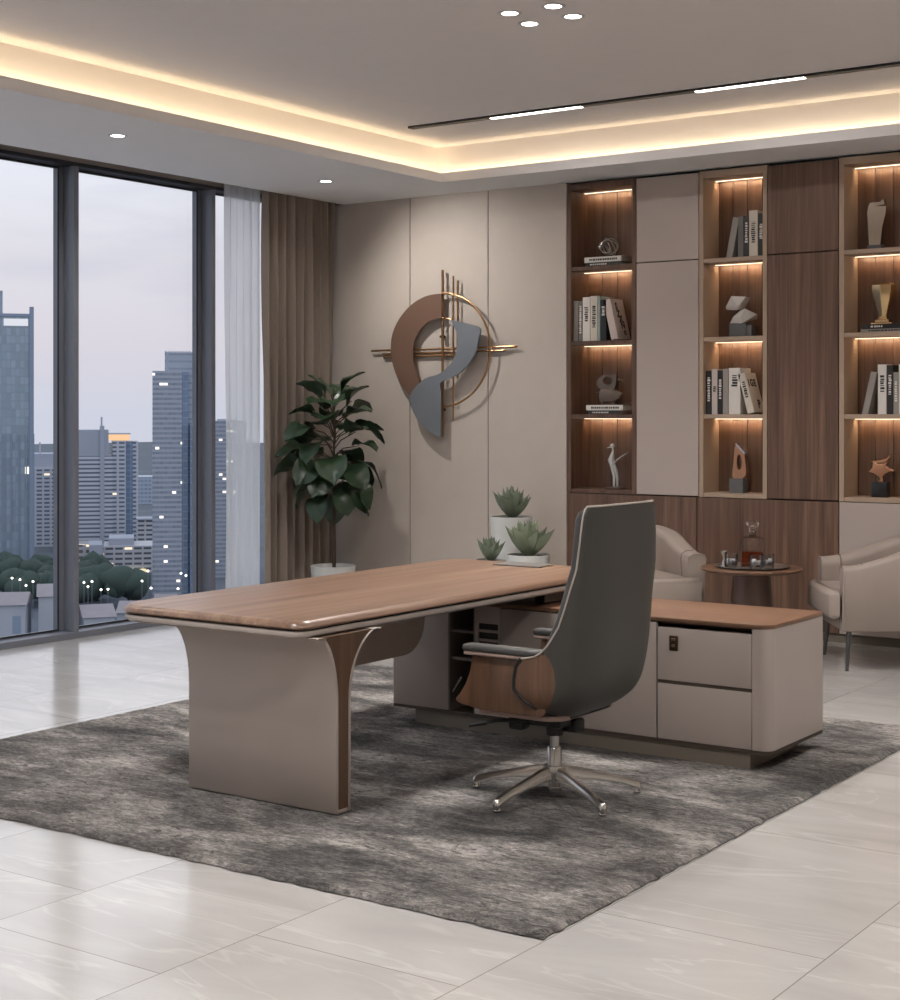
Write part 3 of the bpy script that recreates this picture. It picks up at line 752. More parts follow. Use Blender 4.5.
# ------------------------------------------------------------------ executive desk
DX0, DX1, DY0, DY1 = -4.985, -3.905, 4.60, 7.20
desk = thing('executive_desk', (-4.35, 4.92, RZ), 'long walnut topped desk with a flared taupe slab leg', 'desk')
def slab(outline_fn, prof, name, mat):
    """prof: list of (inset, z)"""
    rings = []
    for ins, z in prof: rings.append([(p[0], p[1], z) for p in outline_fn(ins)])
    MB().loft(rings).build(name, mat, desk, world=True, ang=40)
def dk(ins, e=0):
    r = [.17, .075, .06, .12]
    return rrect(DX0+ins, DX1-ins, DY0+ins, DY1-ins, [max(.01, q-ins) for q in r], 10)
slab(dk, [(.012, .762), (.004, .764), (.0, .769), (.002, .776), (.022, .7935), (.030, .7955)], 'tabletop', M['walnut_top'])
slab(dk, [(.022, .750), (.022, .763)], 'shadow_gap', M['brown_gap'])
slab(dk, [(.05, .722), (.022, .725), (.006, .735), (.003, .745), (.006, .754), (.012, .755)], 'under_frame', M['cream'])
# flared leg : profile in y,z
yf, yb, zb, zt = 4.775, 4.868, RZ, .728
def flare(y, y2, n=12, z_s=.44):
    out = []
    for k in range(n+1):
        a = (PI/2)*k/n; out.append((y2 + (y-y2)*math.cos(a), z_s + (zt-z_s)*math.sin(a)))
    return out
# quarter ellipse that is tangent to the vertical at the bottom and to the table underside at the top
def flare2(y, y2, n=14, z_s=.46):
    out = []
    for k in range(n+1):
        a = (PI/2)*k/n
        out.append((y + (y2-y)*(1-math.cos(a)), z_s + (zt-z_s)*math.sin(a)))
    return out
fo = flare2(yf, 4.655); bo = flare2(yb, 5.07)
tk = .016
def off(pts, d):
    out = []
    for i, p in enumerate(pts):
        a = pts[max(i-1, 0)]; b = pts[min(i+1, len(pts)-1)]; dx, dz = b[0]-a[0], b[1]-a[1]; L = math.hypot(dx, dz)
        out.append((p[0]-dz/L*d, p[1]+dx/L*d))
    return out
front = [(yf+.005, zb), (yf, zb+.006)] + fo
fin = [(y, min(z, zt)) for y, z in off([(yf, zb)]+fo, -tk)]
MB().prism(front + fin[::-1], 'x', -4.675, -3.87, .004, 2).build('front_panel', M['cream'], desk, world=True, ang=40)
back = [(yb-.004, zb), (yb, zb+.005)] + bo
bin_ = [(y, min(z, zt)) for y, z in off([(yb, zb)]+bo, .008)]
MB().prism((back + bin_[::-1])[::-1], 'x', -4.675, -3.87, .003, 2).build('back_panel', M['cream'], desk, world=True, ang=40)
MB().box(-4.675, -3.87, yf+.016, yb-.016, zb, zb+.014, .004, 2).build('foot_panel', M['cream'], desk, world=True)
core = [(yf+.017, zb+.014)] + off(fo, -tk) + [(y, z) for y, z in off(bo, .008)[::-1]] + [(yb-.009, zb+.014)]
core = [(y, min(z, zt-.001)) for y, z in core]
MB().prism(core, 'x', -4.667, -3.878).build('wood_core', M['walnut_leg'], desk, world=True)
# modesty board with one rounded lower corner
mo = [(5.10, .726), (5.02, .43), (5.12, .415)] + [(6.15+.17*math.sin(a), .415+.17-.17*math.cos(a)) for a in [PI/2*k/8 for k in range(9)]] + [(6.335, .65), (6.345, .726)]
MB().prism(mo, 'x', -4.58, -4.55, .004, 2).build('modesty_board', plain('taupe_modesty_board', (176, 160, 148), .5), desk, world=True)
# flip cover for cables at the far end
MB().box(-4.56, -4.28, 6.98, 7.12, .7957, .803, .002, 1).build('cable_cover', M['steel'], desk, world=True)
MB().box(-4.57, -4.27, 6.968, 6.98, .7957, .798).build('cover_shadow', M['black'], desk, world=True)  # black strip drawn as the shadow along the cover's front edge
for xx in (-4.75, -4.05): MB().box(xx-.03, xx+.03, 6.6, 7.0, .6655, .724).build('support_block', M['inner_dark'], desk, world=True)

# ------------------------------------------------------------------ side cabinet (return)
KX0, KX1, KY0, KY1, KZ0, KZ1 = -4.85, -2.762, 6.452, 7.09, .098, .645
cab = thing('side_cabinet', (-3.8, 6.75, RZ), 'low taupe office side cabinet with walnut top under the far end of the desk', 'cabinet')
MB().prism(rrect(KX0, KX1+.004, KY0-.006, KY1, [.01, .07, .03, .01], 10), 'z', .6465, .6655, .003, 2).build('cabinet_top', M['walnut_topx'], cab, world=True)
MB().box(KX0+.01, KX1-.06, KY0+.045, KY1-.03, .63, .6468).build('shadow_gap', M['brown_gap'], cab, world=True)
# solid end with a rounded corner
end = rrect(-2.848, KX1, KY0, KY1, [0, .055, .02, 0], 10)
MB().prism(end, 'z', KZ0+.006, .6464, .001, 1).build('end_panel', M['cream'], cab, world=True)
MB().prism(rrect(-4.85, KX1, KY0+.004, KY1, [0, .055, .02, 0], 10), 'z', KZ0-.010, KZ0+.005).build('bottom_panel', M['brown_gap'], cab, world=True)
MB().box(KX0, -4.503, KY0, KY1, KZ0+.006, .645, .004, 2).build('left_pedestal', M['cream'], cab, world=True)
bd = MB(); bd.box(-4.503, -2.85, KY0+.36, KY1, KZ0+.006, .64); bd.box(-4.34, -2.85, KY0+.024, KY0+.36, KZ0+.006, .602)
bd.build('body', M['cream'], cab, world=True)
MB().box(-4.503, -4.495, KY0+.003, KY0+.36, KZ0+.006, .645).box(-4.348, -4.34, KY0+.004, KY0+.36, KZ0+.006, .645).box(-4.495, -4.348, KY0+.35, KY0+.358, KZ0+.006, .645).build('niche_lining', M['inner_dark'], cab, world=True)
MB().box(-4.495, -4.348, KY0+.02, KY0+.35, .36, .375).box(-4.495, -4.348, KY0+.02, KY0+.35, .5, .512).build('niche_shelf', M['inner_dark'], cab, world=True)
v = MB(); v.box(-4.34, -4.185, KY0, KY0+.02, .56, .645); v.box(-4.34, -4.322, KY0, KY0+.02, .104, .56); v.box(-4.20, -4.185, KY0, KY0+.02, .104, .56); v.box(-4.322, -4.2, KY0, KY0+.02, .104, .40)
v.build('vent_frame', M['cream'], cab, world=True, ang=0)
v = MB()
for zz in (.425, .47, .515): v.box(-4.322, -4.2, KY0+.004, KY0+.016, zz, zz+.013)
v.build('vent_slats', M['cream'], cab, world=True, ang=0)
MB().box(-4.322, -4.2, KY0+.017, KY0+.022, .40, .56).build('vent_back', M['black'], cab, world=True, ang=0)
MB().box(-4.182, -3.325, KY0, KY0+.022, KZ0+.006, .640, .003, 2).build('door', M['cream'], cab, world=True)
dr = MB().box(-3.319, -2.851, KY0, KY0+.022, .3765, .620, .003, 2).build('drawer', M['cream'], cab, world=True)
lp = MB().box(-3.256, -3.213, KY0-.007, KY0+.001, .515, .585, .003, 2).build('lock_plate', M['bronze'], dr, world=False)
lp.data.transform(Matrix.Translation(-cab.location))
bt = MB().box(-3.243, -3.226, KY0-.0095, KY0-.006, .56, .573, .001, 1).box(-3.243, -3.226, KY0-.0095, KY0-.006, .532, .545, .001, 1).build('lock_buttons', M['chrome'], dr)
bt.data.transform(Matrix.Translation(-cab.location))
MB().box(-3.319, -2.851, KY0+.006, KY0+.02, .360, .3765).build('drawer_gap', M['brown_gap'], cab, world=True)
MB().box(-3.319, -2.851, KY0, KY0+.022, KZ0+.006, .360, .003, 2).build('drawer', M['cream'], cab, world=True)
MB().box(-4.72, -2.865, KY0+.018, KY1-.08, RZ-.004, KZ0-.010).build('plinth', M['plinth'], cab, world=True)

# ------------------------------------------------------------------ office chair
CHX, CHY = -3.35, 5.53
ch = thing('office_chair', (CHX, CHY, RZ-.002), 'high backed charcoal leather office chair with walnut sides on a five star base', 'chair')
Z0 = -(RZ-.002)
EDGE = [(1.243, .338), (1.10, .326), (1.0, .314), (.92, .287), (.84, .261), (.77, .235), (.70, .19), (.665, .158), (.645, .125), (.632, .062), (.60, .038), (.55, .028), (.51, .026), (.47, .063), (.44, .103), (.41, .15), (.39, .19)]
CEN = [(1.243, .365), (1.1, .372), (1.0, .377), (.9, .378), (.775, .370), (.65, .356), (.56, .339), (.50, .32), (.46, .298), (.43, .27), (.41, .243), (.39, .205)]
BND = [(.66, .172), (.64, .195), (.60, .214), (.53, .224), (.48, .21), (.43, .18), (.415, .155)]
WID = [(1.243, .268), (1.22, .289), (1.15, .300), (1.0, .308), (.7, .312), (.55, .311), (.5, .308), (.46, .296), (.43, .272), (.41, .235), (.39, .16)]
zl = [1.243, 1.238, 1.23, 1.21, 1.18, 1.12, 1.06, 1.0, .96, .92, .88, .84, .80, .77, .735, .70, .68, .665, .655, .645, .638, .632, .62, .60, .575, .55, .53, .51, .49, .47, .455, .44, .425, .41, .40, .39]
NP = 3.0
def shell_geo(z, dlt):
    e = interp(EDGE, z); c = smooth_interp(CEN, z)-dlt; w = smooth_interp(WID, z)-dlt
    e = min(e, c-.012)
    rd = min(c-e, .112); e0 = c-rd
    b = e if z > .66 else min(max(e, interp(BND, z)), e0)
    if z < .415: b = e
    return e, b, e0, c, w
def shell_rows(dlt=0):
    wrows = []; lrows = []
    for z in zl:
        e, b, e0, c, w = shell_geo(z, dlt)
        wrows.append([[(e+(b-e)*k/6, s*w, z+Z0) for k in range(7)] for s in (-1, 1)])
        L = [(b+(e0-b)*k/5, -w, z+Z0) for k in range(5)]
        n = 44
        for k in range(n+1):
            t = PI*k/n; ct, st = math.cos(t), math.sin(t)
            L.append((e0+(c-e0)*abs(st)**(2/NP), -w*math.copysign(abs(ct)**(2/NP), ct), z+Z0))
        L += [(b+(e0-b)*(4-k)/5, w, z+Z0) for k in range(5)]
        lrows.append(L)
    return wrows, lrows
wr, lr = shell_rows(0); wi, li = shell_rows(.02)
def skin(rows, rows_in):
    m = MB(); m.loft(rows, caps=False, closed=False); m.loft(rows_in, caps=False, closed=False)
    n = len(rows[0])
    for a, b in ((rows[0], rows_in[0]), (rows[-1], rows_in[-1]), ([r[0] for r in rows], [r[0] for r in rows_in]), ([r[-1] for r in rows], [r[-1] for r in rows_in])):
        m.loft([a, b], caps=False, closed=False)
    return m
skin(lr, li).build('back_shell', M['leather'], ch, ang=60)
i0 = zl.index(.655); i1 = zl.index(.41)
for s in (0, 1):
    skin([r[s] for r in wr[i0:i1+1]], [r[s] for r in wi[i0:i1+1]]).build('side_veneer', M['walnut_chair'], ch, ang=60)
# piping along the upper edge
up = [r[0] for r, z in zip(lr, zl) if z >= .632]
top = lr[0]
path = [wr[i][0][0] for i in range(len(zl)) if zl[i] >= .632][::-1] + top[1:-1] + [wr[i][1][0] for i in range(len(zl)) if zl[i] >= .632]
MB().tube(path, .0042, 8).build('piping', M['piping'], ch, ang=80)
low = [wr[i][0][0] for i in range(len(zl)) if zl[i] <= .632] + lr[-1][1:-1] + [wr[i][1][0] for i in range(len(zl)) if zl[i] <= .632][::-1]
MB().tube(low, .0075, 8).build('edge_seam', M['black'], ch, ang=80)
# padded front of the backrest
FR = [(1.232, .325), (1.1, .312), (1.0, .30), (.92, .275), (.84, .25), (.77, .225), (.70, .19), (.62, .165), (.54, .15), (.48, .15)]
rings = []
for z in [1.236, 1.232, 1.22, 1.19, 1.1, 1.0, .92, .86, .80, .74, .68, .62, .56, .50, .48]:
    f = smooth_interp(FR, z); w = .285 if z < 1.2 else .285*(1-.9*((z-1.2)/.05)**3*.15); bk = f+.028; th = .05 if z < 1.2 else .05*(1-((z-1.2)/.036)**2*.8)
    if z in (.48,): th *= .5
    ring = []
    for k in range(28):
        a = 2*PI*k/28; ca, sa = math.cos(a), math.sin(a)
        ring.append((bk - .012 - th/2 + (th/2+.012)*math.copysign(abs(ca)**.6, ca), w*math.copysign(abs(sa)**.35, sa), z+Z0))
    rings.append(ring)
MB().loft(rings).build('back_cushion', M['leather_grey'], ch, ang=60)
MB().box(-.27, .17, -.255, .255, .40+Z0, .515+Z0, .045, 4).build('seat_cushion', M['leather_grey'], ch, ang=60)
arm = [(-.208, .634), (-.214, .60), (-.224, .55), (-.245, .50), (-.272, .46), (-.293, .437), (-.288, .424), (-.262, .415), (-.18, .403), (-.05, .400), (.08, .400), (.12, .402), (.135, .42), (.13, .50), (.12, .60), (.10, .634)]
for s in (-1, 1):
    y0, y1 = sorted((s*.258, s*.280))
    MB().prism([(a+.018, z+Z0) for a, z in arm], 'y', y0, y1, .004, 2).build('side_panel', M['walnut_chair'], ch, ang=50)
    y0, y1 = sorted((s*.236, s*.308))
    MB().box(-.222, .145, y0+.006, y1-.006, .624+Z0, .639+Z0, .005, 2).build('arm_rail', M['trim_rose'], ch, ang=50)
    MB().box(-.228, .15, y0, y1, .638+Z0, .668+Z0, .013, 4).build('arm_pad', M['leather_grey'], ch, ang=60)
    MB().tube([(-.30, s*.262, .46+Z0), (-.272, s*.262, .50+Z0), (-.26, s*.262, .52+Z0)], .004, 8).build('front_trim', M['gunmetal'], ch)
MB().prism(rrect(-.20, .20, -.25, .25, [.05, .09, .09, .05], 8), 'z', .378+Z0, .401+Z0, .008, 3).build('seat_pan', M['trim_rose'], ch, ang=50)
BX = .03
mc = MB(); mc.box(-.13, .10, -.07, .07, .315+Z0, .379+Z0, .012, 2); mc.box(-.05, .07, -.11, .11, .335+Z0, .379+Z0, .01, 2); mc.box(-.12, -.05, -.125, -.06, .30+Z0, .36+Z0, .012, 2); mc.box(.03, .12, .02, .10, .285+Z0, .34+Z0, .01, 2)
mc.lathe([(.035, .275), (.035, .32)], (BX, 0, Z0), 20); mc.build('tilt_mechanism', M['black'], ch)
MB().tube([(-.03, -.10, .345+Z0), (-.10, -.22, .355+Z0), (-.16, -.265, .345+Z0)], [.008, .008, .006], 8).tube([(-.14, -.255, .349+Z0), (-.20, -.295, .335+Z0)], [.011, .008], 10).build('lever', M['black'], ch)
MB().lathe([(0, .10), (.019, .10), (.019, .29), (0, .29)], (BX, 0, Z0), 24).build('gas_column', M['steel'], ch)
MB().lathe([(0, .105), (.029, .105), (.0295, .222), (.025, .229), (0, .229)], (BX, 0, Z0), 28).build('column_sleeve', M['chrome'], ch)
MB().lathe([(0, .045), (.03, .045), (.03, .06), (.026, .06), (.026, .085), (.046, .090), (.050, .12), (.046, .150), (.0, .153)], (BX, 0, Z0), 28).build('hub', M['chrome'], ch)
for k in range(5):
    a = R_(-171+72*k); c_, s_ = math.cos(a), math.sin(a)
    def P(r, wv, z): return (BX+r*c_-wv*s_, r*s_+wv*c_, z+Z0)
    rings = []
    for r0, hw, zb_, zt_ in ((.03, .022, .090, .148), (.09, .021, .092, .140), (.18, .0185, .084, .118), (.28, .0165, .066, .094), (.355, .0155, .040, .072), (.366, .0145, .030, .068), (.370, .010, .030, .060)):
        zm = (zb_+zt_)/2
        rings.append([P(r0, -hw, zb_), P(r0, hw, zb_), P(r0, hw, zm+.003), P(r0, hw*.5, zt_), P(r0, -hw*.5, zt_), P(r0, -hw, zm+.003)])
    lg = MB().loft(rings).build('leg', M['chrome'], ch, ang=50)
    gx, gy, _ = P(.355, 0, 0)
    MB().lathe([(0, .0195), (.015, .0195), (.016, .026), (.0135, .03), (.0125, .055), (0, .055)], (gx, gy, Z0), 18).build('glide', M['chrome'], lg)

# ------------------------------------------------------------------ armchairs
def armchair(loc, rz, label):
    t = thing('armchair', loc, label, 'armchair', 'taupe tub armchairs at the round table', rz)
    W_, D_ = .365, .35
    path = []
    for k in range(9): path.append((-D_ + (D_-.02)*k/9, -1, k))
    pts = []
    n = 48
    for k in range(n+1):
        a = -PI/2 + PI*k/n
        ca, sa = math.cos(a), math.sin(a)
        pts.append((-.02 + (D_+.0)*abs(ca)**(2/2.8), W_*math.copysign(abs(sa)**(2/2.8), sa)))
    pts = [(-D_+.33*k/8, -W_) for k in range(8)] + pts + [(-D_+.33*(7-k)/8, W_) for k in range(8)]
    rings = []
    for i, p in enumerate(pts):
        q0 = pts[max(i-1, 0)]; q1 = pts[min(i+1, len(pts)-1)]
        dx, dy = q1[0]-q0[0], q1[1]-q0[1]; L = math.hypot(dx, dy); nx, ny = dy/L, -dx/L      # outward
        back = (p[0]+D_)/(2*D_)
        f = back*back*(3-2*back)
        zt = .655 + .165*f; th = .10 + .01*f
        z0 = .25; ring = []
        prof = [(-.006, z0), (0.0, z0+.01), (.012, z0+.2), (.022, zt-.03), (.012, zt-.008), (-.012, zt), (-th*.7, zt-.002), (-th+.0, zt-.02), (-th-.006, zt-.06), (-th+.004, .48), (-th+.01, z0+.01), (-th+.016, z0)]
        for o_, z in prof: ring.append((p[0]+nx*o_, p[1]+ny*o_, z))
        rings.append(ring)
    MB().loft(rings).build('shell', M['fabric'], t, ang=60)
    # seam where the arm end panel meets the roll
    for s in (0, 1):
        r0 = rings[3] if s == 0 else rings[-4]
        MB().tube([r0[5], r0[6], r0[7], r0[8], r0[9]], .0045, 6).build('arm_seam', M['seam'], t)
    ed = rings[0][1:9]; MB().tube(ed, .005, 6).build('arm_piping', M['fabric'], t)
    ed = rings[-1][1:9]; MB().tube(ed, .005, 6).build('arm_piping', M['fabric'], t)
    MB().box(-.35, .27, -.275, .275, .24, .315, .02, 2).build('seat_base', M['fabric'], t, ang=60)
    # T shaped cushion standing forward of the arms
    cp = [(-.43, -.325), (-.43, .325), (-.365, .345), (-.358, .262), (.0, .262), (.2, .235), (.255, .15), (.255, -.15), (.2, -.235), (.0, -.262), (-.358, -.262), (-.365, -.345)]
    MB().prism(cp, 'z', .315, .505, .04, 4).build('seat_cushion', M['fabric'], t, ang=60)
    for sx, sy in ((-.30, -.31), (-.30, .31), (.24, -.25), (.24, .25)):
        ox, oy = (-.02 if sx < 0 else .04), math.copysign(.025, sy)
        MB().tube([(sx, sy, .262), (sx+ox*.5, sy+oy*.5, .13), (sx+ox, sy+oy, 0)], [.018, .014, .010], 10).box(sx-.03, sx+.03, sy-.022, sy+.022, .25, .264).build('leg', M['gunmetal'], t)
    return t
armchair((-3.417, 9.83, 0), R_(33), 'taupe leather tub armchair beside the end of the side cabinet, seen from its side')
armchair((-5.12, 9.60, 0), R_(138), 'taupe leather tub armchair mostly hidden behind the office chair')

# ------------------------------------------------------------------ round side table with decanter
TX, TY = -4.25, 9.62
t_ = thing('side_table', (TX, TY, 0), 'round walnut side table on a tapered pedestal between the two armchairs', 'table')
MB().lathe([(0, .560), (.30, .560), (.327, .568), (.335, .577), (.335, .583), (.33, .588), (0, .588)], n=56).build('tabletop', M['walnut_topx'], t_)
MB().lathe([(0, 0), (.155, 0), (.157, .01), (.142, .30), (.122, .55), (.122, .560), (0, .560)], n=40).build('pedestal', plain('bronze_brown_lacquer', (96, 76, 68), .3, metal=.3), t_)
TT = .588
t_ = thing('serving_tray', (TX+.015, TY-.02, TT), 'round silver tray on the side table under the decanter', 'tray')
MB().lathe([(0, 0), (.215, 0), (.235, .010), (.242, .012), (.242, .015), (.233, .014), (.213, .005), (0, .005)], n=48).build('dish', M['steel'], t_)
ZT_ = TT+.0055
t_ = thing('decanter', (TX+.005, TY, ZT_), 'square glass decanter half filled with amber spirit on the tray', 'decanter', None, R_(24))
def rsq(w, z, r=.02):
    return [(p[0], p[1], z) for p in rrect(-w, w, -w, w, [r]*4, 4)]
def rc(r, z):
    n = 20; return [(r*math.cos(PI+PI/4*0+2*PI*(k+.5)/n - 0), r*math.sin(PI+2*PI*(k+.5)/n), z) for k in range(n)]
dec = MB()
dec.loft([rsq(.074, 0), rsq(.076, .004), rsq(.076, .175), rsq(.070, .188), rsq(.052, .198, .02), rc(.032, .203), rc(.024, .208), rc(.022, .225), rc(.032, .236)])
dec.build('bottle', M['thin'], t_, ang=40)
MB().loft([rsq(.067, .010, .015), rsq(.067, .102, .015)]).build('liquid', M['amber'], t_, ang=40)
MB().lathe([(0, .237), (.02, .237), (.022, .248), (.018, .256), (.036, .262), (.043, .275), (.043, .292), (.03, .302), (0, .304)], n=10).build('stopper', M['glass'], t_, ang=20)
def tumbler(x, y, label, ice, rz):
    t = thing('tumbler', (x, y, ZT_), label, 'glass', 'whisky glasses on the tray', rz)
    MB().lathe([(0, 0), (.038, 0), (.041, .006), (.045, .092), (.043, .0925), (.039, .02), (0, .016)], n=24).build('glass_wall', M['thin'], t)
    for k in range(ice):
        a = rz+2.1*k
        m = MB().box(-.016, .016, -.016, .016, -.016, .016, .003, 2)
        m.xf(Matrix.Translation((.019*math.cos(a), .019*math.sin(a), .036+.004*k)) @ Matrix.Rotation(a, 4, 'Z') @ Matrix.Rotation(.5+k, 4, 'X'))
        m.build('ice_cube', M['ice'], t)
M['ice'] = plain('cloudy_ice', (225, 226, 228), .15, Transmission_Weight=.2)
tumbler(TX-.085, TY-.135, 'glass tumbler with ice on the left of the decanter', 2, .3)
tumbler(TX+.14, TY-.06, 'glass tumbler with ice on the right of the decanter, nearer the tray rim', 3, 1.1)
tumbler(TX+.10, TY-.155, 'glass tumbler with ice close in front of the decanter on its right', 3, 2.4)
t_ = thing('jigger', (TX-.155, TY-.09, ZT_), 'small silver double ended measure at the left end of the tray', 'measuring cup')
MB().lathe([(0, 0), (.022, 0), (.022, .004), (.010, .048), (.010, .052), (.026, .10), (.024, .10), (.008, .056), (0, .054)], n=24).build('cup', M['chrome'], t_)

# ------------------------------------------------------------------ plants
def leaf_surface(L, Wd, curl, fold, nl=8, shape='fiddle'):
    vs = []; fs = []
    cols = (-1, -.55, 0, .55, 1)
    for i in range(nl+1):
        s = i/nl
        if shape == 'fiddle': w = max(.004, Wd*.5*(math.sin(PI*min(.995, .02+.975*s**1.12))**.6))
        x = L*s
        zc = -curl*L*s*s + .1*L*math.sin(PI*s)
        for c in cols:
            wav = .06*Wd*math.sin(s*11+c*3)*abs(c)
            vs.append((x, c*w, zc + fold*abs(c)*w + wav))
    for i in range(nl):
        for k in range(4): a = i*5+k; fs.append((a, a+1, a+6, a+5))
    return vs, fs
tree = thing('fiddle_leaf_fig', (-8.0, 9.83, 0), 'potted fiddle leaf fig tree in the corner before the drape', 'plant')
MB().lathe([(0, 0), (.135, 0), (.15, .01), (.183, .36), (.185, .372), (.178, .376), (.172, .366), (.168, .335), (0, .33)], n=44).build('pot', M['pot'], tree)
MB().lathe([(0, .332), (.17, .334), (.14, .345), (.05, .35), (0, .352)], n=30).build('soil', M['soil'], tree)
MB().tube([(0.01, 0, .34), (.012, 0, .55), (.0, .01, .8), (.012, 0, 1.0), (0, 0, 1.2), (.01, .01, 1.45), (0, 0, 1.7), (.005, 0, 1.82)], [.017, .014, .013, .012, .011, .010, .008, .004], 10).build('trunk', M['bark'], tree)
fol = MB(); br = MB(); r = random.Random(23)
nl = 44
for i in range(nl):
    f = i/(nl-1); zz = .95 + .80*f**.95
    a = i*2.39996 + r.uniform(-.3, .3)
    rad = .05 + .15*math.sin(PI*min(1, .12+f*.83))*r.uniform(.5, 1.15)
    pit = -.8 + 1.6*f + r.uniform(-.5, .5)
    L = r.uniform(.25, .31)*(1 - .1*f); Wd = L*r.uniform(.78, .92)
    vsl, fsl = leaf_surface(L, Wd, r.uniform(.15, .42), r.uniform(.15, .4))
    base = Vector((rad*math.cos(a), rad*math.sin(a), zz + rad*.3*math.sin(pit)))
    Mx = Matrix.Translation(base) @ Matrix.Rotation(a, 4, 'Z') @ Matrix.Rotation(-pit, 4, 'Y') @ Matrix.Rotation(r.uniform(-.6, .6), 4, 'X')
    fol.add([Mx @ Vector(p) for p in vsl], fsl)
    br.tube([(0, 0, zz-.10), tuple(base*.5 + Vector((0, 0, zz-.05))*.5 - Vector((0, 0, base.z*.5*0))), tuple(base + (Mx.to_3x3() @ Vector((L*.25, 0, .0))))], [.006, .005, .0035], 6)
br.build('branches', M['bark'], tree)
fo_ = fol.build('foliage', M['leaf'], tree, ang=180)
def agave(name, x, y, zp, rp, R0, label, mat, n, potprof, upright=.5, seed=1):
    t = thing('potted_succulent', (x, y, 0), label, 'plant', 'potted succulents behind the desk')
    MB().lathe(potprof, n=40).build('pot', M['pot'], t)
    MB().lathe([(0, zp-.02), (rp*.93, zp-.018), (rp*.9, zp-.012), (0, zp-.008)], n=28).build('soil', M['soil'], t)
    m = MB(); r = random.Random(seed)
    for i in range(n):
        f = i/(n-1); a = i*2.39996+r.uniform(-.12, .12); el = R_(33 + 52*f**.8 + r.uniform(-6, 6)); L = R0*(1.0-.25*f)*r.uniform(.88, 1.08); w = L*.215
        rings = []
        for s in (0, .15, .35, .55, .75, .9, 1):
            hw = w*(.62+1.15*s-1.8*s*s*s*.97) if s < 1 else .0012
            hw = max(.0012, hw*(1-s**6)); th = max(.001, hw*.42)
            xx = L*s; zz = .14*L*s*s
            rings.append([(xx, -hw, zz+hw*.55), (xx, -hw*.5, zz-th*.2), (xx, 0, zz-th), (xx, hw*.5, zz-th*.2), (xx, hw, zz+hw*.55), (xx, hw*.45, zz+th*.55), (xx, 0, zz+th*.3), (xx, -hw*.45, zz+th*.55)])
        Mx = Matrix.Translation((.012*math.cos(a), .012*math.sin(a), zp-.006+.035*f)) @ Matrix.Rotation(a, 4, 'Z') @ Matrix.Rotation(-el, 4, 'Y')
        k = MB().loft(rings).xf(Mx); m.merge(k)
    m.build('leaves', mat, t, ang=60)
agave('a', -6.50, 10.18, .81, .155, .25, 'green succulent in the tallest white planter against the beige wall', M['agave2'], 24,
      [(0, 0), (.14, 0), (.15, .01), (.165, .80), (.163, .812), (.155, .812), (.152, .79), (0, .785)], seed=2)
agave('b', -6.10, 9.78, .565, .158, .285, 'green succulent in the wide white planter just beyond the desk end, largest of three', M['agave'], 25,
      [(0, 0), (.15, 0), (.145, .01), (.16, .555), (.158, .567), (.151, .567), (.148, .545), (0, .54)], seed=5)
agave('c', -6.40, 9.72, .515, .11, .185, 'small dark green succulent barely above the desk edge, smallest of three', M['agave2'], 22,
      [(0, 0), (.10, 0), (.105, .01), (.118, .505), (.116, .517), (.11, .517), (.108, .495), (0, .49)], seed=8)

# ------------------------------------------------------------------ the city outside
FV = Vector((-math.sin(R_(TH)), math.cos(R_(TH)), 0)); RV = Vector((math.cos(R_(TH)), math.sin(R_(TH)), 0))
GZ = -34.0
struct(MB().box(-1500, -40, -600, 1500, GZ-2, GZ).build('ground', plain('city_ground', (92, 100, 110), .9, var=.5, scale=.05), ang=0))
def facade(name, wall, glass, fh, bay, wfrac, hfrac, lit=.03, vertical=False, gr=.25, warm=(255, 226, 190), le=1.1):
    q = N(name); v = q.coords(); sp = q.n('ShaderNodeSeparateXYZ'); q.l(v, sp.inputs[0])
    ax = q.math('DIVIDE', q.math('ADD', q.math('ADD', sp.outputs[0], sp.outputs[1]), 500.0), bay); az = q.math('DIVIDE', sp.outputs[2], fh)
    fx, fz = q.math('FRACT', ax), q.math('FRACT', az)
    win = q.math('MULTIPLY', q.math('GREATER_THAN', fx, 1-wfrac), q.math('GREATER_THAN', fz, 1-hfrac))
    cell = q.n('ShaderNodeCombineXYZ'); q.l(q.math('FLOOR', ax), cell.inputs[0]); q.l(q.math('FLOOR', az), cell.inputs[1])
    wn = q.n('ShaderNodeTexWhiteNoise', noise_dimensions='2D'); q.l(cell.outputs[0], wn.inputs['Vector'])
    gl = q.mix(q.math('MULTIPLY', wn.outputs['Value'], .6), lin(glass), [x*.62 for x in lin(glass)])
    col = q.mix(win, lin(wall), gl)
    rg = q.math('MULTIPLY_ADD', win, gr-.7, .7)
    b = q.bsdf(col, rg)
    on = q.math('MULTIPLY', win, q.math('GREATER_THAN', wn.outputs['Value'], 1-lit))
    b.inputs['Emission Color'].default_value = (*lin(warm), 1); q.l(q.math('MULTIPLY', on, le), b.inputs['Emission Strength'])
    return q.m
def P_(u, D, off=0):
    """point on the street at sideways angle u (image columns used only as bearing) and distance D"""
    return FV*D + RV*((u-450)/1552*D)
def tower(name, u0, u1, D, depth, h, label, cat='building', rot=0):
    c = P_((u0+u1)/2, D); c = c + c.normalized()*depth/2; wd = (u1-u0)/1552*D
    t = thing(name, (c.x, c.y, GZ), label, cat, 'buildings outside the window', R_(TH)-math.atan(((u0+u1)/2-450)/1552)+rot)
    return t, wd, depth
fB1 = facade('blue_curtain_wall', (146, 156, 168), (160, 176, 190), 1.75, .95, .86, .88, .012, gr=.2, warm=(255, 242, 228), le=1.0)  # bluish pale tones of these facades carry the distance haze in their colour
fBand = facade('banded_white', (206, 208, 215), (112, 122, 140), 1.1, 60, .995, .42, .0, gr=.4)
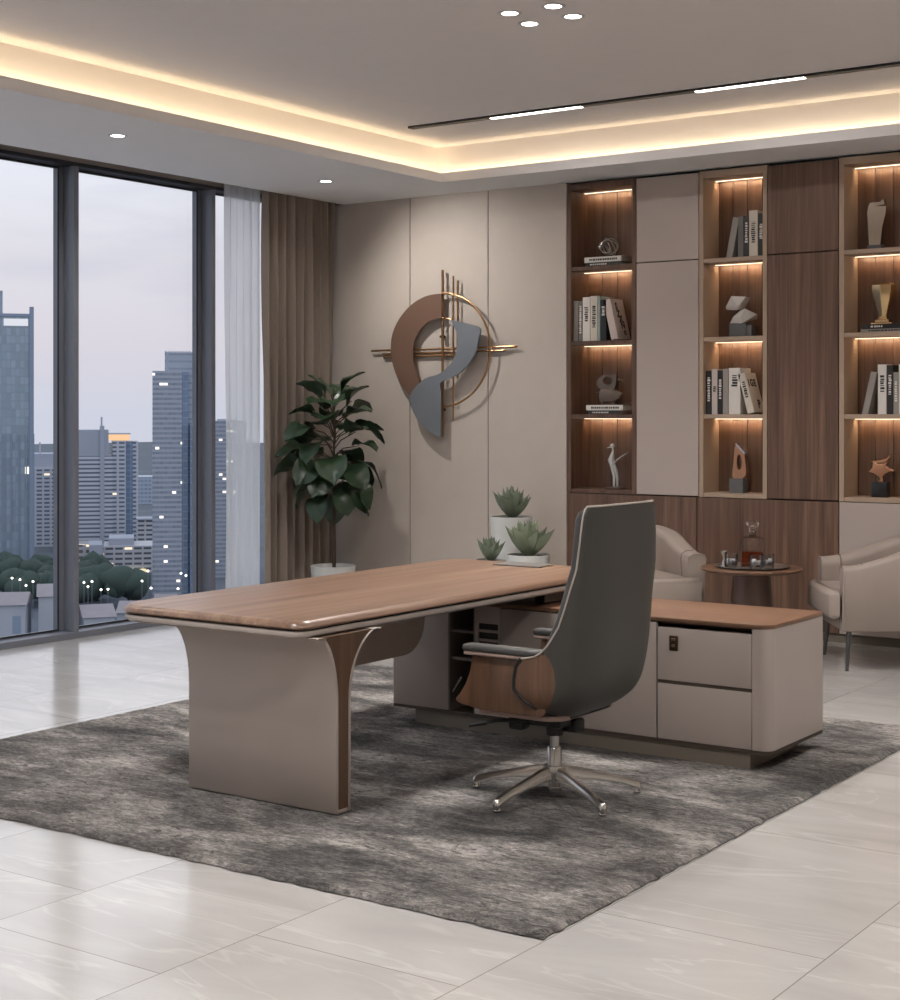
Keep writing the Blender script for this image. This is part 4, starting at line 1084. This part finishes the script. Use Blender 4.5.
fPunch = facade('punched_white', (200, 202, 210), (112, 122, 140), 1.1, 2.0, .72, .46, .02, gr=.4)
fB5 = facade('grey_blue_office', (166, 172, 184), (140, 150, 166), .95, .8, .94, .5, .03, gr=.28, warm=(255, 242, 228), le=1.2)
fB5b = facade('blue_glass_shaft', (134, 150, 172), (122, 142, 168), 1.4, 1.2, .9, .85, .005, gr=.2)
fLow = facade('low_white_block', (200, 199, 203), (96, 100, 112), 1.15, 2.1, .8, .42, .06, gr=.4)
mGrey = plain('pale_concrete', (176, 180, 192), .8, var=.08, scale=.2)
mBlueP = plain('blue_grey_cladding', (138, 152, 172), .5, var=.08, scale=.2)
mLit = emit('lit_crown', (255, 206, 160), .85)
mSign = emit('lit_roof_sign', (236, 238, 246), .75)
def top_of(v, D): return 1.6 + (415-v)/1552*D - GZ

# blue glass tower at the left
D = 330; t, wd, dp = tower('glass_tower', -70, 32, D, 26, 0, 'blue glass office tower with a pale roof sign seen through the leftmost pane')
h = top_of(313, D); MB().box(-wd/2, wd/2, -dp/2, dp/2, 0, h).build('body', fB1, t, ang=0)
fn = MB()
for k in range(0, 15): fn.box(-wd/2+wd*k/14.0-.12, -wd/2+wd*k/14.0+.12, -dp/2-.35, -dp/2, 0, h*.55)
fn.build('fins', mBlueP, t, ang=0)
MB().box(wd/2-.9, wd/2, -dp/2-.4, -dp/2+.6, 0, h+1.5).box(-wd/2, wd/2, -dp/2-.3, -dp/2+.2, h-.6, h).build('corner_post', mBlueP, t, ang=0)
MB().box(wd/2-6.2, wd/2-1.2, -dp/2-.25, -dp/2, h-2.6, h-1.1).build('roof_sign', mSign, t, ang=0)
MB().box(-wd/2, wd/2-6.4, -dp/2+2, dp/2, h, h+5).build('upper_block', fB1, t, ang=0)
# white punched block behind the first mullion
D = 420; t, wd, dp = tower('apartment_block', 33, 74, D, 18, 0, 'pale apartment block with rows of windows beside the blue glass tower')
h = top_of(468, D); MB().box(-wd/2, wd/2, -dp/2, dp/2, 0, h).build('body', fPunch, t, ang=0)
MB().box(-wd/2, wd/2, -dp/2+3, dp/2, h, top_of(454, D)).build('roof_block', mGrey, t, ang=0)
MB().tube([(-wd/2+1.9, 0, h+3), (-wd/2+1.9, 0, top_of(443, D))], .3, 6).build('mast', mGrey, t)
# white banded tower
D = 400; t, wd, dp = tower('banded_tower', 66, 112, D, 16, 0, 'white banded tower with a mast and a warm lit crown')
h = top_of(430, D)
MB().box(-wd/2, wd/2, -dp/2, dp/2, 0, top_of(456, D)).build('body', fBand, t, ang=0)
MB().box(-wd/2, wd/2-1.0, -dp/2+.2, dp/2, top_of(456, D), h).build('upper_wall', mGrey, t, ang=0)
k = D/1552
MB().box(wd/2-12.2*k, wd/2-8*k, -dp/2-.3, dp/2, 0, top_of(426, D)).tube([(wd/2-10.5*k, 0, top_of(426, D)), (wd/2-10.5*k, 0, top_of(417, D))], .28, 6).build('core_and_mast', mGrey, t, ang=0)
MB().box(wd/2, wd/2+13*k, -dp/2+1, dp/2, 0, top_of(441, D)).build('middle_wing', fPunch, t, ang=0)
MB().box(wd/2-8*k, wd/2+17*k, -dp/2+1.2, dp/2-1, top_of(440.5, D), top_of(434.5, D)).build('lit_crown', mLit, t, ang=0)
MB().box(wd/2-8*k, wd/2+18*k, -dp/2+1, dp/2, top_of(434.5, D), top_of(433.6, D)).build('crown_roof', mGrey, t, ang=0)
MB().box(wd/2+13*k, wd/2+20*k, -dp/2+1.5, dp/2, 0, top_of(441.5, D)).build('glass_bay', fB5b, t, ang=0)
MB().box(wd/2+20*k, wd/2+25.5*k, -dp/2+2, dp/2, 0, top_of(441.5, D)).build('end_wing', fPunch, t, ang=0)
# low white office in front
D = 350; k = D/1552; t, wd, dp = tower('low_office', 104, 156, D, 14, 0, 'low white office block with window rows in front of the banded tower')
h = top_of(546, D); MB().box(-wd/2, wd/2, -dp/2, dp/2, 0, h).build('body', fLow, t, ang=0)
MB().box(-wd/2+5*k, wd/2-22*k, -dp/2+2, dp/2, h, top_of(539, D)).build('roof_block', mGrey, t, ang=0)
MB().box(24*k-wd/2, 42*k-wd/2, -dp/2-.5, -dp/2, top_of(577, D), top_of(569, D)).build('lit_entrance', emit('lit_entrance', (255, 238, 190), .8), t, ang=0)
D = 345; t, wd, dp = tower('low_annex', 60, 102, D, 12, 0, 'low pale annex with lit windows beside the low white office')
MB().box(-wd/2, wd/2-13*k, -dp/2, dp/2, 0, top_of(545, D)).build('body', facade('annex_wall', (190, 188, 192), (116, 110, 108), 1.4, 1.6, .55, .5, .3, gr=.5), t, ang=0)
MB().box(wd/2-13*k, wd/2, -dp/2-1, dp/2, 0, top_of(545, D)).build('blank_wall', mGrey, t, ang=0)
# distant block, haze put into its facade colour, and small lit house between the towers
D = 620; t, wd, dp = tower('distant_block', 134, 158, D, 20, 0, 'small distant hazy block between the banded tower and the grey tower')
MB().box(-wd/2, wd/2, -dp/2, dp/2, 0, top_of(477, D)).build('body', facade('haze_tinted_block', (164, 174, 192), (146, 160, 182), 1.6, 1.5, .7, .5, .02), t, ang=0)
D = 390; t, wd, dp = tower('hotel_podium', 138, 154, D, 8, 0, 'small lit podium building at the foot of the grey tower')
MB().box(-wd/2, wd/2, -dp/2, dp/2, 0, top_of(520, D)).build('body', fLow, t, ang=0)
MB().box(-wd/2-.4, wd/2+.4, -dp/2-.4, dp/2, top_of(520, D), top_of(518.5, D)).build('roof', mGrey, t, ang=0)
# tall grey tower
D = 300; k = D/1552; t, wd, dp = tower('office_tower', 153, 216, D, 16, 0, 'tall stepped grey office tower with scattered lights behind the second mullion')
MB().box(-wd/2, wd/2-34*k, -dp/2, dp/2, 0, top_of(371, D)).build('body', fB5, t, ang=0)
MB().box(-wd/2+12*k, wd/2-14*k, -dp/2+1.5, dp/2, 0, top_of(352, D)).build('upper_block', facade('tower_top', (164, 172, 186), (152, 162, 178), 1.4, 5, .9, .3, .0), t, ang=0)
MB().box(wd/2-34*k, wd/2-28*k, -dp/2+.3, dp/2, 0, top_of(372, D)).build('glass_shaft', fB5b, t, ang=0)
MB().box(wd/2-26*k, wd/2-15*k, -dp/2-1, dp/2-2, 0, top_of(423, D)).build('front_wing', fB5b, t, ang=0)
cr = MB()
for q in range(12): cr.box(-wd/2+12*k+q*3.0*k, -wd/2+12*k+q*3.0*k+1.6*k, -dp/2+1.5, -dp/2+2, top_of(352, D), top_of(350.6, D))
cr.build('parapet', mGrey, t, ang=0)
D = 340; t, wd, dp = tower('slab_tower', 208, 246, D, 14, 0, 'grey slab tower seen behind the sheer curtain')
MB().box(-wd/2, wd/2, -dp/2, dp/2, 0, top_of(421, D)).build('body', fB5, t, ang=0)
MB().box(-wd/2+2, wd/2-2, -dp/2+2, dp/2-2, top_of(421, D), top_of(419, D)).build('roof_block', mGrey, t, ang=0)
# houses near the foot of our own building
hm = plain('house_wall', (176, 180, 188), .8, var=.1, scale=.3); rm = plain('house_roof', (150, 142, 146), .7, var=.15, scale=.4)
for i, (u, v, wpx, hpx, D, lb) in enumerate(((8, 634, 40, 44, 236, 'white house with a grey pitched roof below the leftmost pane'), (54, 634, 30, 49, 240, 'small white house under the first mullion with a window'),
        (96, 628, 30, 28, 240, 'pale house below the middle pane near the mullion'), (134, 612, 26, 18, 256, 'low house behind the trees below the middle pane'), (166, 606, 20, 10, 276, 'small house among lights below the grey tower'))):
    t, wd, dp = tower('house', u-wpx/2, u+wpx/2, D, 9, 0, lb, 'house', rot=.12*(i % 3-1)); hh = hpx/1552*D
    MB().box(-wd/2, wd/2, -dp/2, dp/2, 0, hh).build('walls', hm, t, ang=0)
    MB().prism([(-dp/2-.4, hh), (dp/2+.4, hh), (0, hh+1.5)], 'x', -wd/2-.3, wd/2+.3).build('roof', rm, t, ang=0)
    MB().box(wd*.2, wd*.2+1.2, -dp/2-.06, -dp/2, hh*.35, hh*.75).build('window', mBlueP, t, ang=0)
mt = leafmat('tree_crown', (52, 66, 64), (78, 94, 84), .9)
r = random.Random(31)
def treecrown(x, y, hgt, rad, label):
    t = thing('tree', (x, y, GZ), label, 'tree', 'street trees outside the window')
    MB().tube([(0, 0, 0), (0, 0, hgt*.5)], [.3, .2], 6).build('trunk', M['bark'], t)
    m = MB()
    for k in range(7):
        b = bmesh.new(); bmesh.ops.create_icosphere(b, subdivisions=2, radius=rad*r.uniform(.45, .7))
        dx, dy, dz = r.uniform(-.6, .6)*rad, r.uniform(-.6, .6)*rad, r.uniform(-.15, .35)*rad
        for v in b.verts: v.co = v.co*(1+r.uniform(-.14, .14)); v.co += Vector((dx, dy, hgt*.5+dz))
        m.bm(b)
    m.build('crown', mt, t, ang=180)
for row_, (D, sh) in enumerate(((288, 0), (297.5, .5), (307, .1), (316.5, .6))):
    pxs = 10.0/D*1552; u = -32 + sh*pxs
    while u < (122 if D > 292 else 140):
        p = P_(u + r.uniform(-2, 2), D); treecrown(p.x, p.y, r.uniform(6.2, 8.2), r.uniform(3.8, 4.3), 'dark street tree in the belt of trees below the towers'); u += pxs
ml = emit('street_lamp_glow', (255, 246, 236), 5)
for i in range(16):
    u = (12, 26, 33, 20, 84, 92, 108, 101, 88, 142, 148, 151, 181, 178, 186, 203)[i]; D = r.uniform(267, 281) if i not in (6, 7) else 268; p = P_(u, D); hl = r.uniform(4, 8)
    t = thing('street_lamp', (p.x, p.y, GZ), 'street lamp glowing white among the trees and streets below', 'street lamp', 'street lamps outside the window')
    MB().tube([(0, 0, 0), (0, 0, hl)], .06, 6).build('pole', M['frame'], t)
    MB().lathe([(0, -.18), (.15, -.12), (.2, 0), (.15, .12), (0, .18)], (0, 0, hl+.17), 10).build('lantern', ml, t)
